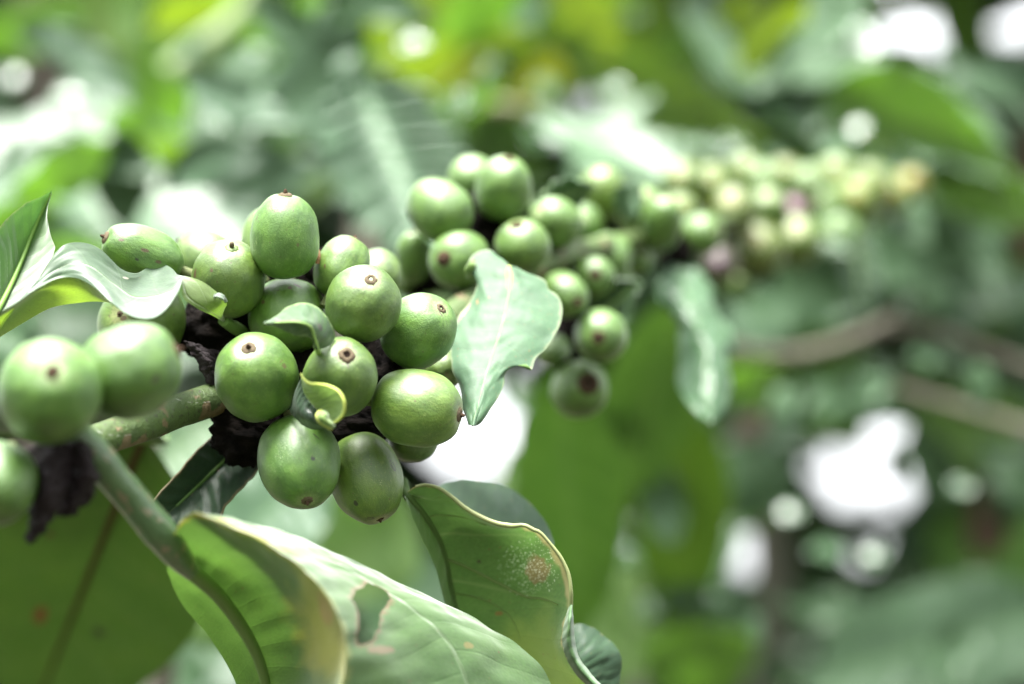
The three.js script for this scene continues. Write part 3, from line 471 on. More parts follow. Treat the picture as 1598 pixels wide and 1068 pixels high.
scatter(shrubC, 104, [1040, -20, 1620, 330], 40, 740, 1100, [kGrn, kGrn, kYel, kSil, kSil, kMid]);
scatter(shrubD, 105, [790, 580, 1120, 1080], 16, 720, 900, [kMid, kDk, kGrn]);
scatter(shrubE, 106, [130, 760, 660, 1080], 14, 680, 900, [kDk, kMid, kGrey]);
scatter(shrubF, 107, [1120, 380, 1620, 1080], 50, 800, 1100, [kDk, kDk, kDk, kMid, kGrey], [26, 55]);
scatter(shrubF, 108, [1150, 560, 1600, 760], 6, 700, 780, [kDk, kMid, kGrn], [14, 34]);
foliage('far_and_unseen_foliage', 'blurred mass of green leaves far behind the branch, with white sky gaps, plus unseen leaves round the camera that darken the fruit from the front', { count: 9000, round: 5000, D0: 1400, D1: 3600, box: [-500, -420, 2100, 1500], seed: 5,
  tints: (x, y, R) => { const k = mix(0.75, 1.25, R()); return R() < 0.1 ? [2.2 * k, 1.6 * k, 0.7 * k] : [k, k, 0.85 * k]; } });

foliage('unseen_overhead_foliage', 'unseen leaves above the view that shade the lower right background', { count: 3200, D0: 860, D1: 1900, box: [1000, -1500, 2300, -160], seed: 8, gaps: false, tints: (x, y, R) => { const k = mix(0.8, 1.2, R()); return [k, k, k]; } });  // out of view overhead, placed to shade the lower right background

// ------------------------------------------------------------------ the fruiting branch, its nodes, stalks and leaves
const barkTex = dataTexture(256, 512, (u, v) => {
  let c = mix3([0.075, 0.12, 0.03], [0.05, 0.08, 0.022], clamp(0.5 + 1.4 * fbm(u * 5, v * 6, 8, 4)));
  c = mix3(c, [0.17, 0.115, 0.065], 0.9 * sm(0.1, 0.18, fbm(u * 3.2, v * 3.4, 21, 4)));
  c = mix3(c, [0.3, 0.31, 0.27], 0.7 * sm(0.86, 0.97, ridge(u * 2.5, v * 1.2, 30)) * sm(-0.1, 0.3, n3(u * 12, v * 14, 4)));
  c = mix3(c, [0.03, 0.022, 0.015], 0.6 * sm(0.35, 0.5, n3(u * 22, v * 24, 14))); const k = 1 + 0.25 * n3(u * 70, v * 80, 3); return c.map((q) => q * k);
});
const roughBump = dataTexture(256, 256, (u, v) => { const h = 0.5 + 0.55 * fbm(u * 12, v * 12, 4, 4) + 0.15 * n3(u * 70, v * 70, 1); return [h, h, h]; }, false);
const barkMat = new THREE.MeshPhysicalMaterial({ map: barkTex, roughness: 0.6, bumpMap: roughBump, bumpScale: 0.0004 });
const soilTex = dataTexture(256, 256, (u, v) => { let c = mix3([0.002, 0.0016, 0.0014], [0.007, 0.005, 0.004], clamp(0.5 + 1.5 * fbm(u * 9, v * 9, 3, 4))); if (n3(u * 60, v * 60, 9) > 0.62) c = [0.05, 0.042, 0.038]; return c; });
const soilMat = new THREE.MeshPhysicalMaterial({ map: soilTex, roughness: 1, specularIntensity: 0.25, bumpMap: roughBump, bumpScale: 0.0006 });
const stemTex = dataTexture(128, 256, (u, v) => { let c = mix3([0.08, 0.15, 0.055], [0.055, 0.115, 0.04], clamp(0.5 + 1.2 * fbm(u * 6, v * 2, 3, 4))); c = mix3(c, [0.2, 0.17, 0.1], 0.8 * sm(0.22, 0.4, n3(u * 16, v * 9, 6))); const k = 1 + 0.2 * n3(u * 60, v * 20, 8); return c.map((q) => q * k); });
const stemGreen = plain([1, 1, 1], 0.45, { map: stemTex, clearcoat: 1, clearcoatRoughness: 0.3, bumpMap: roughBump, bumpScale: 0.0002 });
const dryMat = new THREE.MeshPhysicalMaterial({ color: new THREE.Color().setRGB(0.018, 0.012, 0.014), roughness: 0.7, specularIntensity: 0.5, side: THREE.DoubleSide, bumpMap: roughBump, bumpScale: 0.0006 });

const branch = thing('coffee_branch', at(120, 690, 375), 'green coffee branch with tan scabs, running from lower left behind the sharp fruit cluster', 'branch');
part('stem', taperTube([at(60, 730, 362), at(135, 694, 372), at(232, 660, 384), at(338, 622, 397), at(470, 600, 408), at(600, 575, 418), at(700, 500, 436), at(800, 430, 458), at(900, 395, 482), at(1010, 372, 515), at(1110, 345, 575), at(1230, 335, 645), at(1330, 330, 685), at(1430, 305, 725)], [2.7, 3.0, 3.15, 3.3, 2.9, 2.6, 2.5, 2.3, 2.1, 1.9, 1.8, 1.7, 1.6, 1.3], 150, 20, 0.16, 160), barkMat, branch);
for (const [x, y, D, r, s] of [[355, 520, 408, [8, 7, 5], 1], [385, 668, 400, [6.5, 6.5, 5], 2], [480, 600, 405, [9, 8, 5], 3], [588, 600, 403, [6, 9, 5], 4], [560, 668, 400, [6, 4.5, 4], 5], [475, 440, 411, [7, 6, 5], 6], [325, 515, 410, [6, 5, 4], 7]])
  part('node', lumpGeo(at(x, y, D), r, s, 0.34, 8), soilMat, branch, s === 1 ? 'black crumbly swollen node between the fruit' : undefined);
for (const [x, y, D, r, s] of [[770, 380, 462, [7, 6, 4], 11], [745, 350, 462, [5, 6, 4], 16], [890, 400, 498, [6, 4, 4], 12], [892, 545, 489, [4, 9, 4], 13], [930, 355, 524, [6, 4, 4], 14], [1055, 395, 538, [4, 6, 4], 15], [700, 440, 462, [9, 5, 4], 17], [1140, 365, 618, [11, 9, 5], 18], [1215, 350, 655, [9, 7, 5], 19], [1290, 325, 690, [9, 7, 5], 20], [1370, 315, 715, [7, 5, 5], 21]])
  part('node', lumpGeo(at(x, y, D), r, s, 0.4, 5), soilMat, branch);  // the far lumps are near black to darken the gaps between the fruit
// the leaf stalk that runs down to the chewed leaf
part('leaf_stalk', taperTube([at(105, 672, 350), at(128, 693, 351), at(150, 715, 352), at(200, 772, 355), at(250, 832, 358), at(272, 862, 361), at(300, 894, 365.5)], [3.3, 3.0, 2.8, 2.7, 2.9, 2.4, 1.5], 60, 18, 0.13, 190), stemGreen, branch, 'pale green thick stalk of the chewed leaf');
// dry dark bracts
part('dry_bract', mergeGeometries(sheet({ rails: [[[40, 700, 348], [48, 760, 346], [45, 820, 346], [40, 838, 346]], [[80, 690, 343], [78, 760, 340], [62, 810, 342], [48, 848, 344]], [[120, 695, 345], [112, 760, 345], [100, 790, 345], [60, 835, 345]]], thick: 0.4, wave: 0, ripple: 0.9, seed: 3 }).flat()), dryMat, branch, 'dark purple dried bract hanging under the near fruit');
part('dry_bract', mergeGeometries(sheet({ rails: [[[95, 690, 349], [115, 745, 346], [95, 790, 346], [88, 806, 347]], [[125, 690, 344], [138, 740, 342], [122, 775, 344], [100, 806, 346]], [[140, 700, 349], [152, 745, 348], [140, 775, 348], [104, 808, 347]]], thick: 0.4, wave: 0, ripple: 0.9, seed: 4 }).flat()), dryMat, branch);
part('dry_bract', mergeGeometries(sheet({ rails: [[[288, 532, 398], [305, 560, 396], [325, 600, 396]], [[310, 540, 395], [325, 562, 393], [332, 600, 394]], [[340, 548, 398], [340, 570, 398], [338, 602, 398]]], thick: 0.35, wave: 0, ripple: 0.5, seed: 5 }).flat()), dryMat, branch, 'thin dark brown bract beside the upper left fruit');
part('dry_bract', mergeGeometries(sheet({ rails: [[[488, 405, 398], [491, 398, 398], [494, 390, 398]], [[494, 412, 397], [497, 402, 397], [496, 390, 398]], [[501, 408, 399], [500, 400, 399], [497, 389, 399]]], n: 10, m: 6, thick: 0.3, wave: 0, ripple: 0.1, seed: 6 }).flat()), plain([0.25, 0.13, 0.06], 0.8), branch);

const M0 = matsFor('plain', [1, 1, 1], [1, 1, 1]);
const brown = [0.24, 0.13, 0.06];
texOf('dark', () => leafTexture({ base: [0.021, 0.056, 0.021], dark: [0.014, 0.04, 0.018], vein: [0.04, 0.088, 0.028], rib: [0.088, 0.176, 0.04], rim: [0.16, 0.128, 0.064], seed: 8, nv: 8, speck: 0.4, marks: [{ u: 0.5, v: 0.68, ru: 0.035, rv: 0.016, color: [0.2, 0.12, 0.06] }, { u: 0.53, v: 0.4, ru: 0.03, rv: 0.015, color: [0.12, 0.08, 0.05] }] }));
// pointed leaf at the left edge
leaf(branch, [{ rails: [[[-30, 400, 382], [-10, 365, 388], [14, 338, 392], [45, 315, 395], [66, 306, 396], [80, 297, 396]], [[-25, 440, 386], [5, 400, 391], [30, 350, 396], [60, 315, 397], [80, 298, 396.3]], [[-25, 520, 384], [4, 470, 389], [30, 415, 396], [52, 360, 399], [68, 325, 398], [80, 299, 396.6]], [[-15, 525, 378], [25, 465, 384], [52, 415, 390], [68, 375, 394], [72, 330, 397], [80.5, 300, 396.9]], [[-10, 530, 374], [30, 470, 376], [62, 430, 379], [84, 393, 384], [80, 370, 390], [73, 340, 394], [76, 315, 396], [81, 300, 397.2]]], us: [0, 0.25, 0.5, 0.75, 1], single: true, n: 60, m: 26, wave: 0.08 }],
  [leafMaterial(texOf('left', () => leafTexture({ base: [0.07, 0.17, 0.024], dark: [0.045, 0.12, 0.024], vein: [0.096, 0.2, 0.04], rib: [0.208, 0.36, 0.072], rim: [0.14, 0.2, 0.06], veinK: 0.15, seed: 14, speck: 0 })), { through: 0.5 }), M0[1]], { rib: [[-25, 520, 382], [4, 470, 387.5], [30, 415, 394.5], [52, 360, 397.8], [68, 325, 397.4], [79, 303, 396.4]], ribR: [0.6, 0.2], ribMat: plain([0.17, 0.3, 0.06], 0.5), label: 'pointed green leaf rising at the left edge' });
// wavy leaf over the fruit: upper side, then the part that rolls under on the left, then the lower side at its right end
const farEdge = [[287, 431, 384], [276, 428, 389], [266, 418, 394], [250, 413, 396], [234, 416, 395], [210, 427, 390], [190, 420, 387], [172, 403, 385], [152, 386, 384], [126, 378, 383], [102, 381, 382], [84, 396, 381], [74, 415, 380], [58, 440, 378], [20, 475, 376], [-30, 510, 372]];
const midA = [[286, 433, 381], [270, 448, 386], [240, 458, 387], [210, 458, 386], [175, 436, 382], [140, 412, 381], [110, 408, 380.5], [85, 420, 379.5], [62, 438, 378], [20, 476, 374], [-30, 512, 370]];
const nearEdge = [[284, 438, 377], [276, 458, 374], [262, 480, 371], [240, 495, 370], [218, 497, 370], [195, 489, 372], [165, 464, 376], [142, 445, 378], [118, 434, 379], [95, 434, 379], [65, 446, 377], [25, 473, 372], [-30, 505, 368]];
const WAVY = { rails: [farEdge, midA, nearEdge], us: [0.03, 0.45, 0.9], single: true, n: 80, m: 26, wave: 0.3, ripple: 0.2, v0: 0.3 };
const wavy = texOf('wavy', () => leafTexture({ ...UP, base: [0.048, 0.104, 0.04], dark: [0.034, 0.08, 0.034], rim: [0.16, 0.24, 0.08], seed: 6, speck: 0.1, marks: [{ ...uvAt(WAVY, 197, 435), ru: 0.035, rv: 0.012, color: [0.5, 0.45, 0.36] }] }));
const wavyUn = texOf('wavyUn', () => leafTexture({ ...UN, base: [0.24, 0.37, 0.03], dark: [0.19, 0.31, 0.025], vein: [0.26, 0.38, 0.05], rib: [0.24, 0.34, 0.05], seed: 7, speck: 0.1, rim: [0.26, 0.34, 0.08] }));  // colour raised to paint in light glowing through the rolled-under part
const wavyMats = [leafMaterial(wavy, { through: 0.35, coat: 1, coatRough: 0.42 }), leafMaterial(wavyUn, { through: 0.45, coat: 0.25, coatRough: 0.5 })];
leaf(branch, [
  WAVY,
  { rails: [nearEdge.slice(5), [[192, 486, 376], [165, 468, 380], [120, 452, 384], [60, 466, 383], [10, 496, 379], [-30, 522, 375]], [[190, 480, 380], [166, 472, 386], [130, 472, 391], [80, 481, 391], [30, 508, 388], [-30, 545, 382]]], us: [0.97, 0.8, 0.6], face: 1, single: true, n: 50, m: 14, wave: 0.2, v0: 0.5 },
  { rails: [[[287, 431, 381], [302, 434, 382], [320, 441, 383], [334, 452, 384], [345, 462, 384], [353, 471, 385], [351, 482, 388], [347, 492, 392], [352, 502, 398]], [[285, 436, 378], [300, 452, 379], [320, 468, 381], [338, 480, 384], [346, 492, 390], [352, 503, 398]], [[284, 439, 376], [286, 464, 376], [305, 480, 379], [330, 492, 386], [352, 505, 398]]], us: [0.05, 0.4, 0.55], face: 1, single: true, n: 40, m: 14, wave: 0.1, v0: 0.3, v1: 0, mats: [wavyMats[0], leafMaterial(texOf('wavyUn'), { through: 0.5, coat: 0.2, coatRough: 0.5, tint: new THREE.Color().setRGB(0.5, 0.55, 0.6) })] },  // same underside tinted down where the light falls on it directly
], wavyMats, { stalk: [[348, 500, 396.5], [360, 508, 400], [378, 518, 405]], stalkR: [1.0, 1.3], label: 'wavy silver green leaf bending over the upper left fruit' });
leaf(branch, [{ rails: [[[334, 461, 384], [341, 458, 382], [348, 461, 382], [354, 470, 384]], [[333, 465, 382], [340, 464, 380.5], [346, 467, 380.5], [351, 473, 383]]], n: 12, m: 6, wave: 0, v0: 0.2, v1: 0.4 }], wavyMats, {});
// small arched leaf in the middle of the cluster
const youngMats = [leafMaterial(texOf('young', () => leafTexture({ base: [0.034, 0.1, 0.016], dark: [0.02, 0.07, 0.013], vein: [0.08, 0.184, 0.036], rib: [0.2, 0.32, 0.072], rim: [0.16, 0.256, 0.064], seed: 31, nv: 6, speck: 0.2, marks: [{ u: 0.28, v: 0.3, ru: 0.06, rv: 0.06, color: [0.03, 0.022, 0.014] }] })), { through: 0.25, coat: 0.7, coatRough: 0.26, bump: 0.0003 }), leafMaterial(texOf('youngUn', () => leafTexture({ base: [0.176, 0.288, 0.048], dark: [0.12, 0.224, 0.032], vein: [0.2, 0.288, 0.072], rim: [0.336, 0.4, 0.08], seed: 33, nv: 6, speck: 0.2 })), { through: 0.4, coat: 0.5, coatRough: 0.35, bump: 0.0003 })];
leaf(branch, [{ rails: [[[522, 528, 378], [518, 512, 377], [506, 492, 376], [490, 478, 376], [468, 474, 375], [446, 482, 374], [432, 494, 373], [420, 501, 372], [412, 504, 371]], [[512, 540, 376], [506, 522, 374], [492, 502, 372], [470, 494, 370], [445, 498, 370], [412, 504.5, 371]], [[496, 545, 374], [490, 524, 371], [484, 510, 369], [466, 503, 367], [443, 503, 368.5], [412, 505, 371]], [[494, 545, 373], [488, 528, 371], [482, 521, 370], [466, 513, 368], [443, 507.5, 369], [412, 505.3, 371.2]], [[492, 545, 373], [489, 530, 372], [482, 525, 372], [466, 524, 371], [448, 518, 370.5], [434, 511, 370.6], [412, 505.6, 371.4]]], us: [0, 0.25, 0.5, 0.72, 1], n: 44, m: 24, wave: 0.12, nv: 6, ripple: 0.06, thick: 0.3 }], youngMats,
  { rib: [[496, 545, 373.6], [490, 524, 370.6], [484, 510, 368.6], [466, 503, 366.7], [443, 503, 368.2], [418, 504.5, 370.7]], ribR: [0.3, 0.1], ribMat: plain([0.27, 0.42, 0.12], 0.5), stalk: [[500, 560, 380], [497, 550, 376], [492, 540, 373]], stalkR: [0.6, 0.4], label: 'small arched glossy leaf lying on the middle fruit' });
// small curled leaf below it: a pale inside with a yellow rim, a dark green outer cup and a curled tip
leaf(branch, [
  { rails: [[[470, 584, 375], [474, 592, 373], [484, 599, 371], [500, 600, 369.5], [516, 604, 368], [530, 613, 367], [537, 628, 366.5], [536, 645, 367], [528, 656, 368.5], [518, 661, 370]], [[470, 586, 375.5], [477, 604, 375], [492, 614, 374], [508, 618, 373], [520, 630, 371.5], [522, 645, 371], [518, 658, 371.5], [514, 662, 372]], [[470, 588, 376], [474, 612, 376.5], [484, 628, 376.5], [494, 640, 376], [502, 648, 375], [508, 655, 374], [511, 663, 373.5]]], us: [0.97, 0.75, 0.5], face: 1, single: true, n: 44, m: 14, wave: 0, nv: 6, ripple: 0.08 },
  { rails: [[[502, 642, 369], [497, 644, 368], [494, 650, 367.5], [498, 658, 367.5], [508, 665, 368], [517, 670, 369]], [[508, 643, 369], [505, 647, 367], [504, 652, 366.3], [508, 658, 366.3], [515, 663, 367], [521, 667, 369]], [[514, 650, 370], [513, 652, 369], [513, 655, 368.5], [517, 659, 368.5], [521, 663, 369], [523, 665, 369.5]]], us: [0.97, 0.8, 0.6], face: 1, n: 24, m: 8, wave: 0.05, ripple: 0.05, v0: 0.7 },
  { rails: [[[471, 590, 377], [475, 612, 377], [486, 630, 376.8], [497, 641, 376], [505, 650, 375.4], [510, 660, 375]], [[462, 610, 380], [464, 630, 378], [474, 645, 376], [488, 655, 375], [500, 661, 375], [510, 664, 375.2]], [[452, 640, 383], [462, 652, 381], [472, 662, 379.5], [486, 669, 378.5], [500, 669, 377.5], [511, 667, 376.5]]], us: [0.5, 0.3, 0.03], face: 0, n: 34, m: 14, wave: 0, nv: 6, ripple: 0.1, mats: [leafMaterial(texOf('dark'), { through: 0.05, coat: 0.6, coatRough: 0.3 }), youngMats[1]] },
], youngMats, { rims: [[[[470, 584, 374.8], [474, 592, 372.8], [484, 599, 370.8], [500, 600, 369.3], [516, 604, 367.8], [530, 613, 366.8], [537, 628, 366.3], [536, 645, 366.8], [528, 656, 368.3], [519, 661, 369.8]], [0.22, 0.28, 0.25, 0.25, 0.22], plain([0.4, 0.46, 0.09], 0.5)], [[[502, 642, 368.8], [497, 644, 367.8], [494, 650, 367.3], [498, 658, 367.3], [508, 665, 367.8], [517, 670, 368.8]], 0.25, plain([0.38, 0.42, 0.1], 0.5)]], label: 'tiny curled leaf with a yellow rim between the lower fruit' });
// dark glossy leaf under the stem
leaf(branch, [{ rails: [[[385, 640, 408], [358, 658, 407], [330, 683, 404], [305, 705, 401], [285, 730, 399], [272, 745, 399], [250, 768, 398], [236, 788, 397], [238, 802, 397]], [[392, 660, 409], [362, 682, 408], [335, 708, 405], [300, 745, 402], [268, 778, 400], [243, 805, 398]], [[398, 680, 410], [366, 704, 409], [340, 728, 406], [305, 762, 403], [275, 790, 401], [246, 812, 399]], [[405, 705, 408], [385, 728, 406], [358, 755, 403], [330, 785, 401], [300, 805, 400], [250, 816, 399]], [[412, 720, 405], [398, 740, 403], [374, 765, 400], [352, 790, 399], [340, 812, 398], [300, 830, 398], [255, 822, 399]]], us: [0, 0.25, 0.5, 0.75, 1], n: 60, m: 28, wave: 0.5, nv: 8 }],
  [leafMaterial(texOf('dark'), { through: 0.05, coat: 0.5, coatRough: 0.4 }), M0[1]], { rib: [[398, 680, 409.7], [366, 704, 408.7], [340, 728, 405.7], [305, 762, 402.7], [275, 790, 400.7]], ribR: [0.45, 0.25], ribMat: plain([0.1, 0.2, 0.045], 0.5), label: 'dark glossy leaf hanging under the thick stem' });
// the centre leaf with the rolled corner and the bite
leaf(branch, [{ rails: [
  [[775, 400, 420.8], [765, 392, 421.6], [748, 393, 421.5], [736, 402, 420.6], [731, 418, 419.0], [740, 430, 417.8], [746, 442, 416.6], [742, 456, 415.2], [734, 470, 413.8], [722, 487, 412.1], [713, 502, 410.6], [705, 525, 408.3], [703, 550, 405.8], [707, 578, 403.0], [716, 600, 400.8], [722, 618, 399.0], [723, 640, 396.8], [733, 663, 394.5]],
  [[790, 410, 417.9], [772, 412, 417.7], [762, 440, 414.9], [756, 475, 411.4], [742, 520, 406.9], [732, 560, 402.9], [730, 600, 398.9], [731, 635, 395.4], [735, 664, 392.5]],
  [[795, 415, 416.8], [796, 445, 413.8], [790, 480, 410.3], [780, 520, 406.3], [768, 555, 402.8], [757, 590, 399.3], [747, 630, 395.3], [737, 665, 391.8]],
  [[800, 416, 417.0], [822, 450, 413.6], [830, 490, 409.6], [818, 525, 406.1], [795, 560, 402.6], [772, 595, 399.1], [755, 632, 395.4], [740, 665, 392.1]],
  [[803, 418, 418.0], [830, 430, 416.8], [851, 440, 415.8], [856, 452, 414.6], [868, 460, 413.8], [877, 478, 412.0], [876, 500, 409.8], [868, 520, 407.8], [852, 545, 405.3], [836, 560, 403.8], [829, 578, 402.0], [822, 571, 402.7], [810, 567, 403.1], [796, 573, 402.5], [787, 586, 401.2], [786, 600, 399.8], [776, 622, 397.6], [762, 643, 395.5], [748, 660, 393.8], [742, 664, 393.4]]], us: [0, 0.25, 0.5, 0.75, 1], n: 90, m: 40, wave: 0.55, nv: 7, ripple: 0.16 }],
  [leafMaterial(texOf('centre', () => leafTexture({ ...UP, base: [0.044, 0.108, 0.044], dark: [0.032, 0.08, 0.036], vein: [0.072, 0.152, 0.064], rib: [0.16, 0.256, 0.096], rim: [0.12, 0.16, 0.08], seed: 9, nv: 7, speck: 0.5, yellow: [[0.5, 0.02, 0.09, 0.16, [0.4, 0.46, 0.06]]], marks: [{ u: 0.12, v: 0.33, ru: 0.03, rv: 0.012, color: brown }, { u: 0.02, v: 0.42, ru: 0.03, rv: 0.06, color: [0.32, 0.2, 0.13] }, { u: 0.98, v: 0.66, ru: 0.035, rv: 0.07, color: [0.45, 0.33, 0.2] }, { u: 0.3, v: 0.25, ru: 0.012, rv: 0.006, color: brown }] })), { through: 0.05, coat: 0.5, coatRough: 0.5, bump: 0.0003 }), M0[1]], { rib: [[795.5, 420, 416.28], [796, 445, 413.78], [790, 480, 410.28], [780, 520, 406.28], [768, 555, 402.78], [757, 590, 399.28], [747, 630, 395.28], [739, 658, 392.48]], ribR: [0.26, 0.1], ribMat: plain([0.13, 0.24, 0.09], 0.5), label: 'bitten silver green leaf in front of the middle fruit' });
leaf(branch, [{ rails: [[[738, 404, 419.0], [730, 412, 416.5], [725, 422, 416.0], [726, 433, 417.0]], [[744, 412, 419.5], [738, 415, 417.0], [732, 424, 417.0], [728, 434, 418.0]], [[747, 432, 419.5], [744, 424, 419.0], [738, 428, 419.0], [730, 436, 419.0]]], face: 1, n: 14, m: 8, wave: 0, ripple: 0.05, v0: 0.1, v1: 0.2, us: [0.6, 0.75, 0.9] }], youngMats, {});
// the chewed leaf along the bottom
const foldEdge = [[262, 850, 358], [285, 812, 354], [303, 801, 351], [322, 806, 350], [350, 818, 350], [380, 829, 350], [410, 844, 350], [440, 863, 350], [470, 885, 350], [500, 915, 350], [522, 952, 350], [536, 992, 350], [540, 1030, 350], [528, 1090, 350]];
const CHEW = { rails: [foldEdge.slice(1), [[300, 802, 352], [350, 812, 354], [410, 832, 356], [470, 862, 359], [540, 905, 362], [595, 955, 364], [640, 1010, 366], [670, 1090, 367]], [[303, 801, 353], [350, 809, 357], [410, 826, 361], [470, 848, 365], [560, 890, 370], [650, 938, 374], [730, 1000, 377], [770, 1090, 378]], [[305, 801, 354], [345, 806, 360], [400, 820, 366], [470, 840, 372], [530, 865, 376], [600, 900, 380], [680, 935, 384], [750, 970, 387], [810, 1008, 389], [850, 1048, 390], [872, 1095, 390]]], us: [1, 0.7, 0.4, 0.04], face: 0, single: true, n: 110, m: 44, wave: 0.45, nv: 10, ripple: 0.4 };
const chewed = leafMaterial(texOf('chewed', () => leafTexture({ base: [0.085, 0.19, 0.032], dark: [0.06, 0.155, 0.028], vein: [0.128, 0.224, 0.08], seed: 10, nv: 10, speck: 0.1, rim: [0.24, 0.288, 0.08], hole: [[[560, 925], [575, 918], [592, 922], [599, 935], [590, 955], [588, 975], [578, 990], [568, 1000], [562, 985], [566, 960], [556, 940]].map(([x, y]) => [576 + (x - 576) * 1.4, 955 + (y - 955) * 1.2]).map(([x, y]) => { const q = uvAt(CHEW, x, y); return [q.u, q.v]; })], yellow: [[0.9, 0.2, 0.3, 0.25, [0.42, 0.4, 0.04]]], marks: [{ ...uvAt(CHEW, 592, 1014), ru: 0.07, rv: 0.018, color: [0.24, 0.17, 0.09] }, { ...uvAt(CHEW, 730, 1005), ru: 0.03, rv: 0.013, color: [0.25, 0.22, 0.06] }] }), 512, 1024), { through: 0.5, coat: 1, coatRough: 0.32, alpha: true });
const chewedUn = leafMaterial(texOf('chewedUn', () => leafTexture({ base: [0.096, 0.2, 0.028], dark: [0.072, 0.16, 0.022], vein: [0.12, 0.216, 0.04], rib: [0.08, 0.152, 0.024], seed: 12, nv: 8, rim: [0.336, 0.336, 0.04], speck: 0.15, yellow: [[0.95, 0.74, 0.3, 0.26, [0.4, 0.38, 0.03]], [0.95, 0.7, 0.08, 0.07, [0.4, 0.25, 0.03]]] })), { through: 0.42, coat: 0.25, coatRough: 0.5 });  // yellow towards the fold also paints in light glowing through the blade
const chewedPlain = leafMaterial(upTex(), { through: 0.3, tint: new THREE.Color().setRGB(1.6, 1.5, 1.4) }), chewedBack = leafMaterial(texOf('chewed'), { through: 0.3, coat: 0.3, coatRough: 0.5, alpha: true });
leaf(branch, [
  { rails: [[[264, 858, 361], [300, 895, 366], [335, 925, 371], [368, 965, 376], [395, 1010, 380], [410, 1050, 383], [420, 1100, 386]], [[264, 855, 361], [310, 868, 367], [370, 900, 373], [425, 950, 375], [455, 1000, 376], [465, 1050, 377], [460, 1100, 378]], [[263, 852, 360], [300, 835, 359], [350, 845, 360], [410, 875, 361], [460, 920, 362], [495, 970, 362], [505, 1030, 362], [498, 1095, 362]], foldEdge], us: [0.5, 0.68, 0.85, 1], face: 1, single: true, n: 70, m: 30, wave: 0.5, nv: 7 },
  { ...CHEW, mats: [chewed, chewedBack] },
  { rails: [[[262, 862, 361], [262, 895, 368], [285, 945, 374], [330, 1000, 380], [365, 1060, 385], [380, 1110, 388]], [[263, 860, 361], [285, 893, 367], [312, 932, 374], [350, 980, 379], [385, 1040, 384], [398, 1105, 387]], [[264, 858, 361], [300, 895, 366], [335, 925, 371], [368, 965, 376], [395, 1010, 380], [410, 1050, 383], [420, 1100, 386]]], us: [0.05, 0.25, 0.5], face: 1, single: true, n: 40, m: 12, wave: 0.3 },
], [chewedPlain, chewedUn], { rib: [[264, 856, 360], [300, 893, 365], [335, 924, 370], [368, 965, 375], [395, 1010, 379], [410, 1050, 382], [420, 1100, 385]], ribR: [1.5, 0.9], ribMat: plain([0.13, 0.22, 0.055], 0.5), label: 'large chewed leaf with a hole, folded over along the bottom' });
// the leaf with the scale patch, seen from below
const upEdge = [[636, 770, 398], [648, 760, 398], [664, 757, 398], [684, 762, 397], [704, 775, 396], [726, 793, 395], [748, 806, 394], [775, 817, 393], [800, 821, 392], [818, 820, 391], [832, 827, 391], [842, 831, 391], [858, 848, 391], [876, 872, 391], [887, 897, 391], [891, 925, 391], [890, 950, 392], [884, 972, 393], [880, 1000, 394], [888, 1030, 394], [905, 1055, 394], [940, 1085, 394]];
const ribB = [[634, 772, 399], [655, 795, 402], [673, 820, 405], [688, 850, 408], [697, 880, 410], [704, 920, 412], [716, 965, 413], [740, 1020, 413], [780, 1095, 412]];
const PATCH = { rails: [ribB, [[636, 771, 399], [675, 790, 403], [715, 830, 406], [745, 870, 407], [775, 920, 408], [800, 975, 408], [830, 1030, 407], [860, 1095, 405]], [[636, 771, 399], [690, 780, 400], [745, 815, 402], [800, 850, 403], [830, 905, 403], [845, 960, 402], [865, 1030, 400], [900, 1095, 398]], upEdge], us: [0.5, 0.66, 0.83, 1], face: 1, single: true, n: 90, m: 36, wave: 0.5, nv: 4.2, ripple: 0.25 };
const patchUn = leafMaterial(texOf('patch', () => leafTexture({ base: [0.096, 0.2, 0.036], dark: [0.076, 0.172, 0.03], vein: [0.16, 0.256, 0.068], rib: [0.072, 0.12, 0.028], seed: 15, nv: 4.2, ph: 0.55, veinK: 0.85, speck: 0.35, rim: [0.32, 0.288, 0.112], yellow: [[0.75, 0.9, 0.3, 0.3, [0.2, 0.29, 0.05]]], marks: [{ ...uvAt(PATCH, 840, 890), ru: 0.075, rv: 0.05, color: [0.19, 0.14, 0.05], k: 0.85 }, { ...uvAt(PATCH, 828, 888), ru: 0.11, rv: 0.075, color: [0.62, 0.68, 0.55], dots: true }, { ...uvAt(PATCH, 746, 877), ru: 0.012, rv: 0.008, color: [0.05, 0.05, 0.02] }, { ...uvAt(PATCH, 777, 955), ru: 0.015, rv: 0.01, color: [0.2, 0.12, 0.03] }] }), 512, 1024), { through: 0.4, coat: 0.3, coatRough: 0.5, bump: 0.0004 });
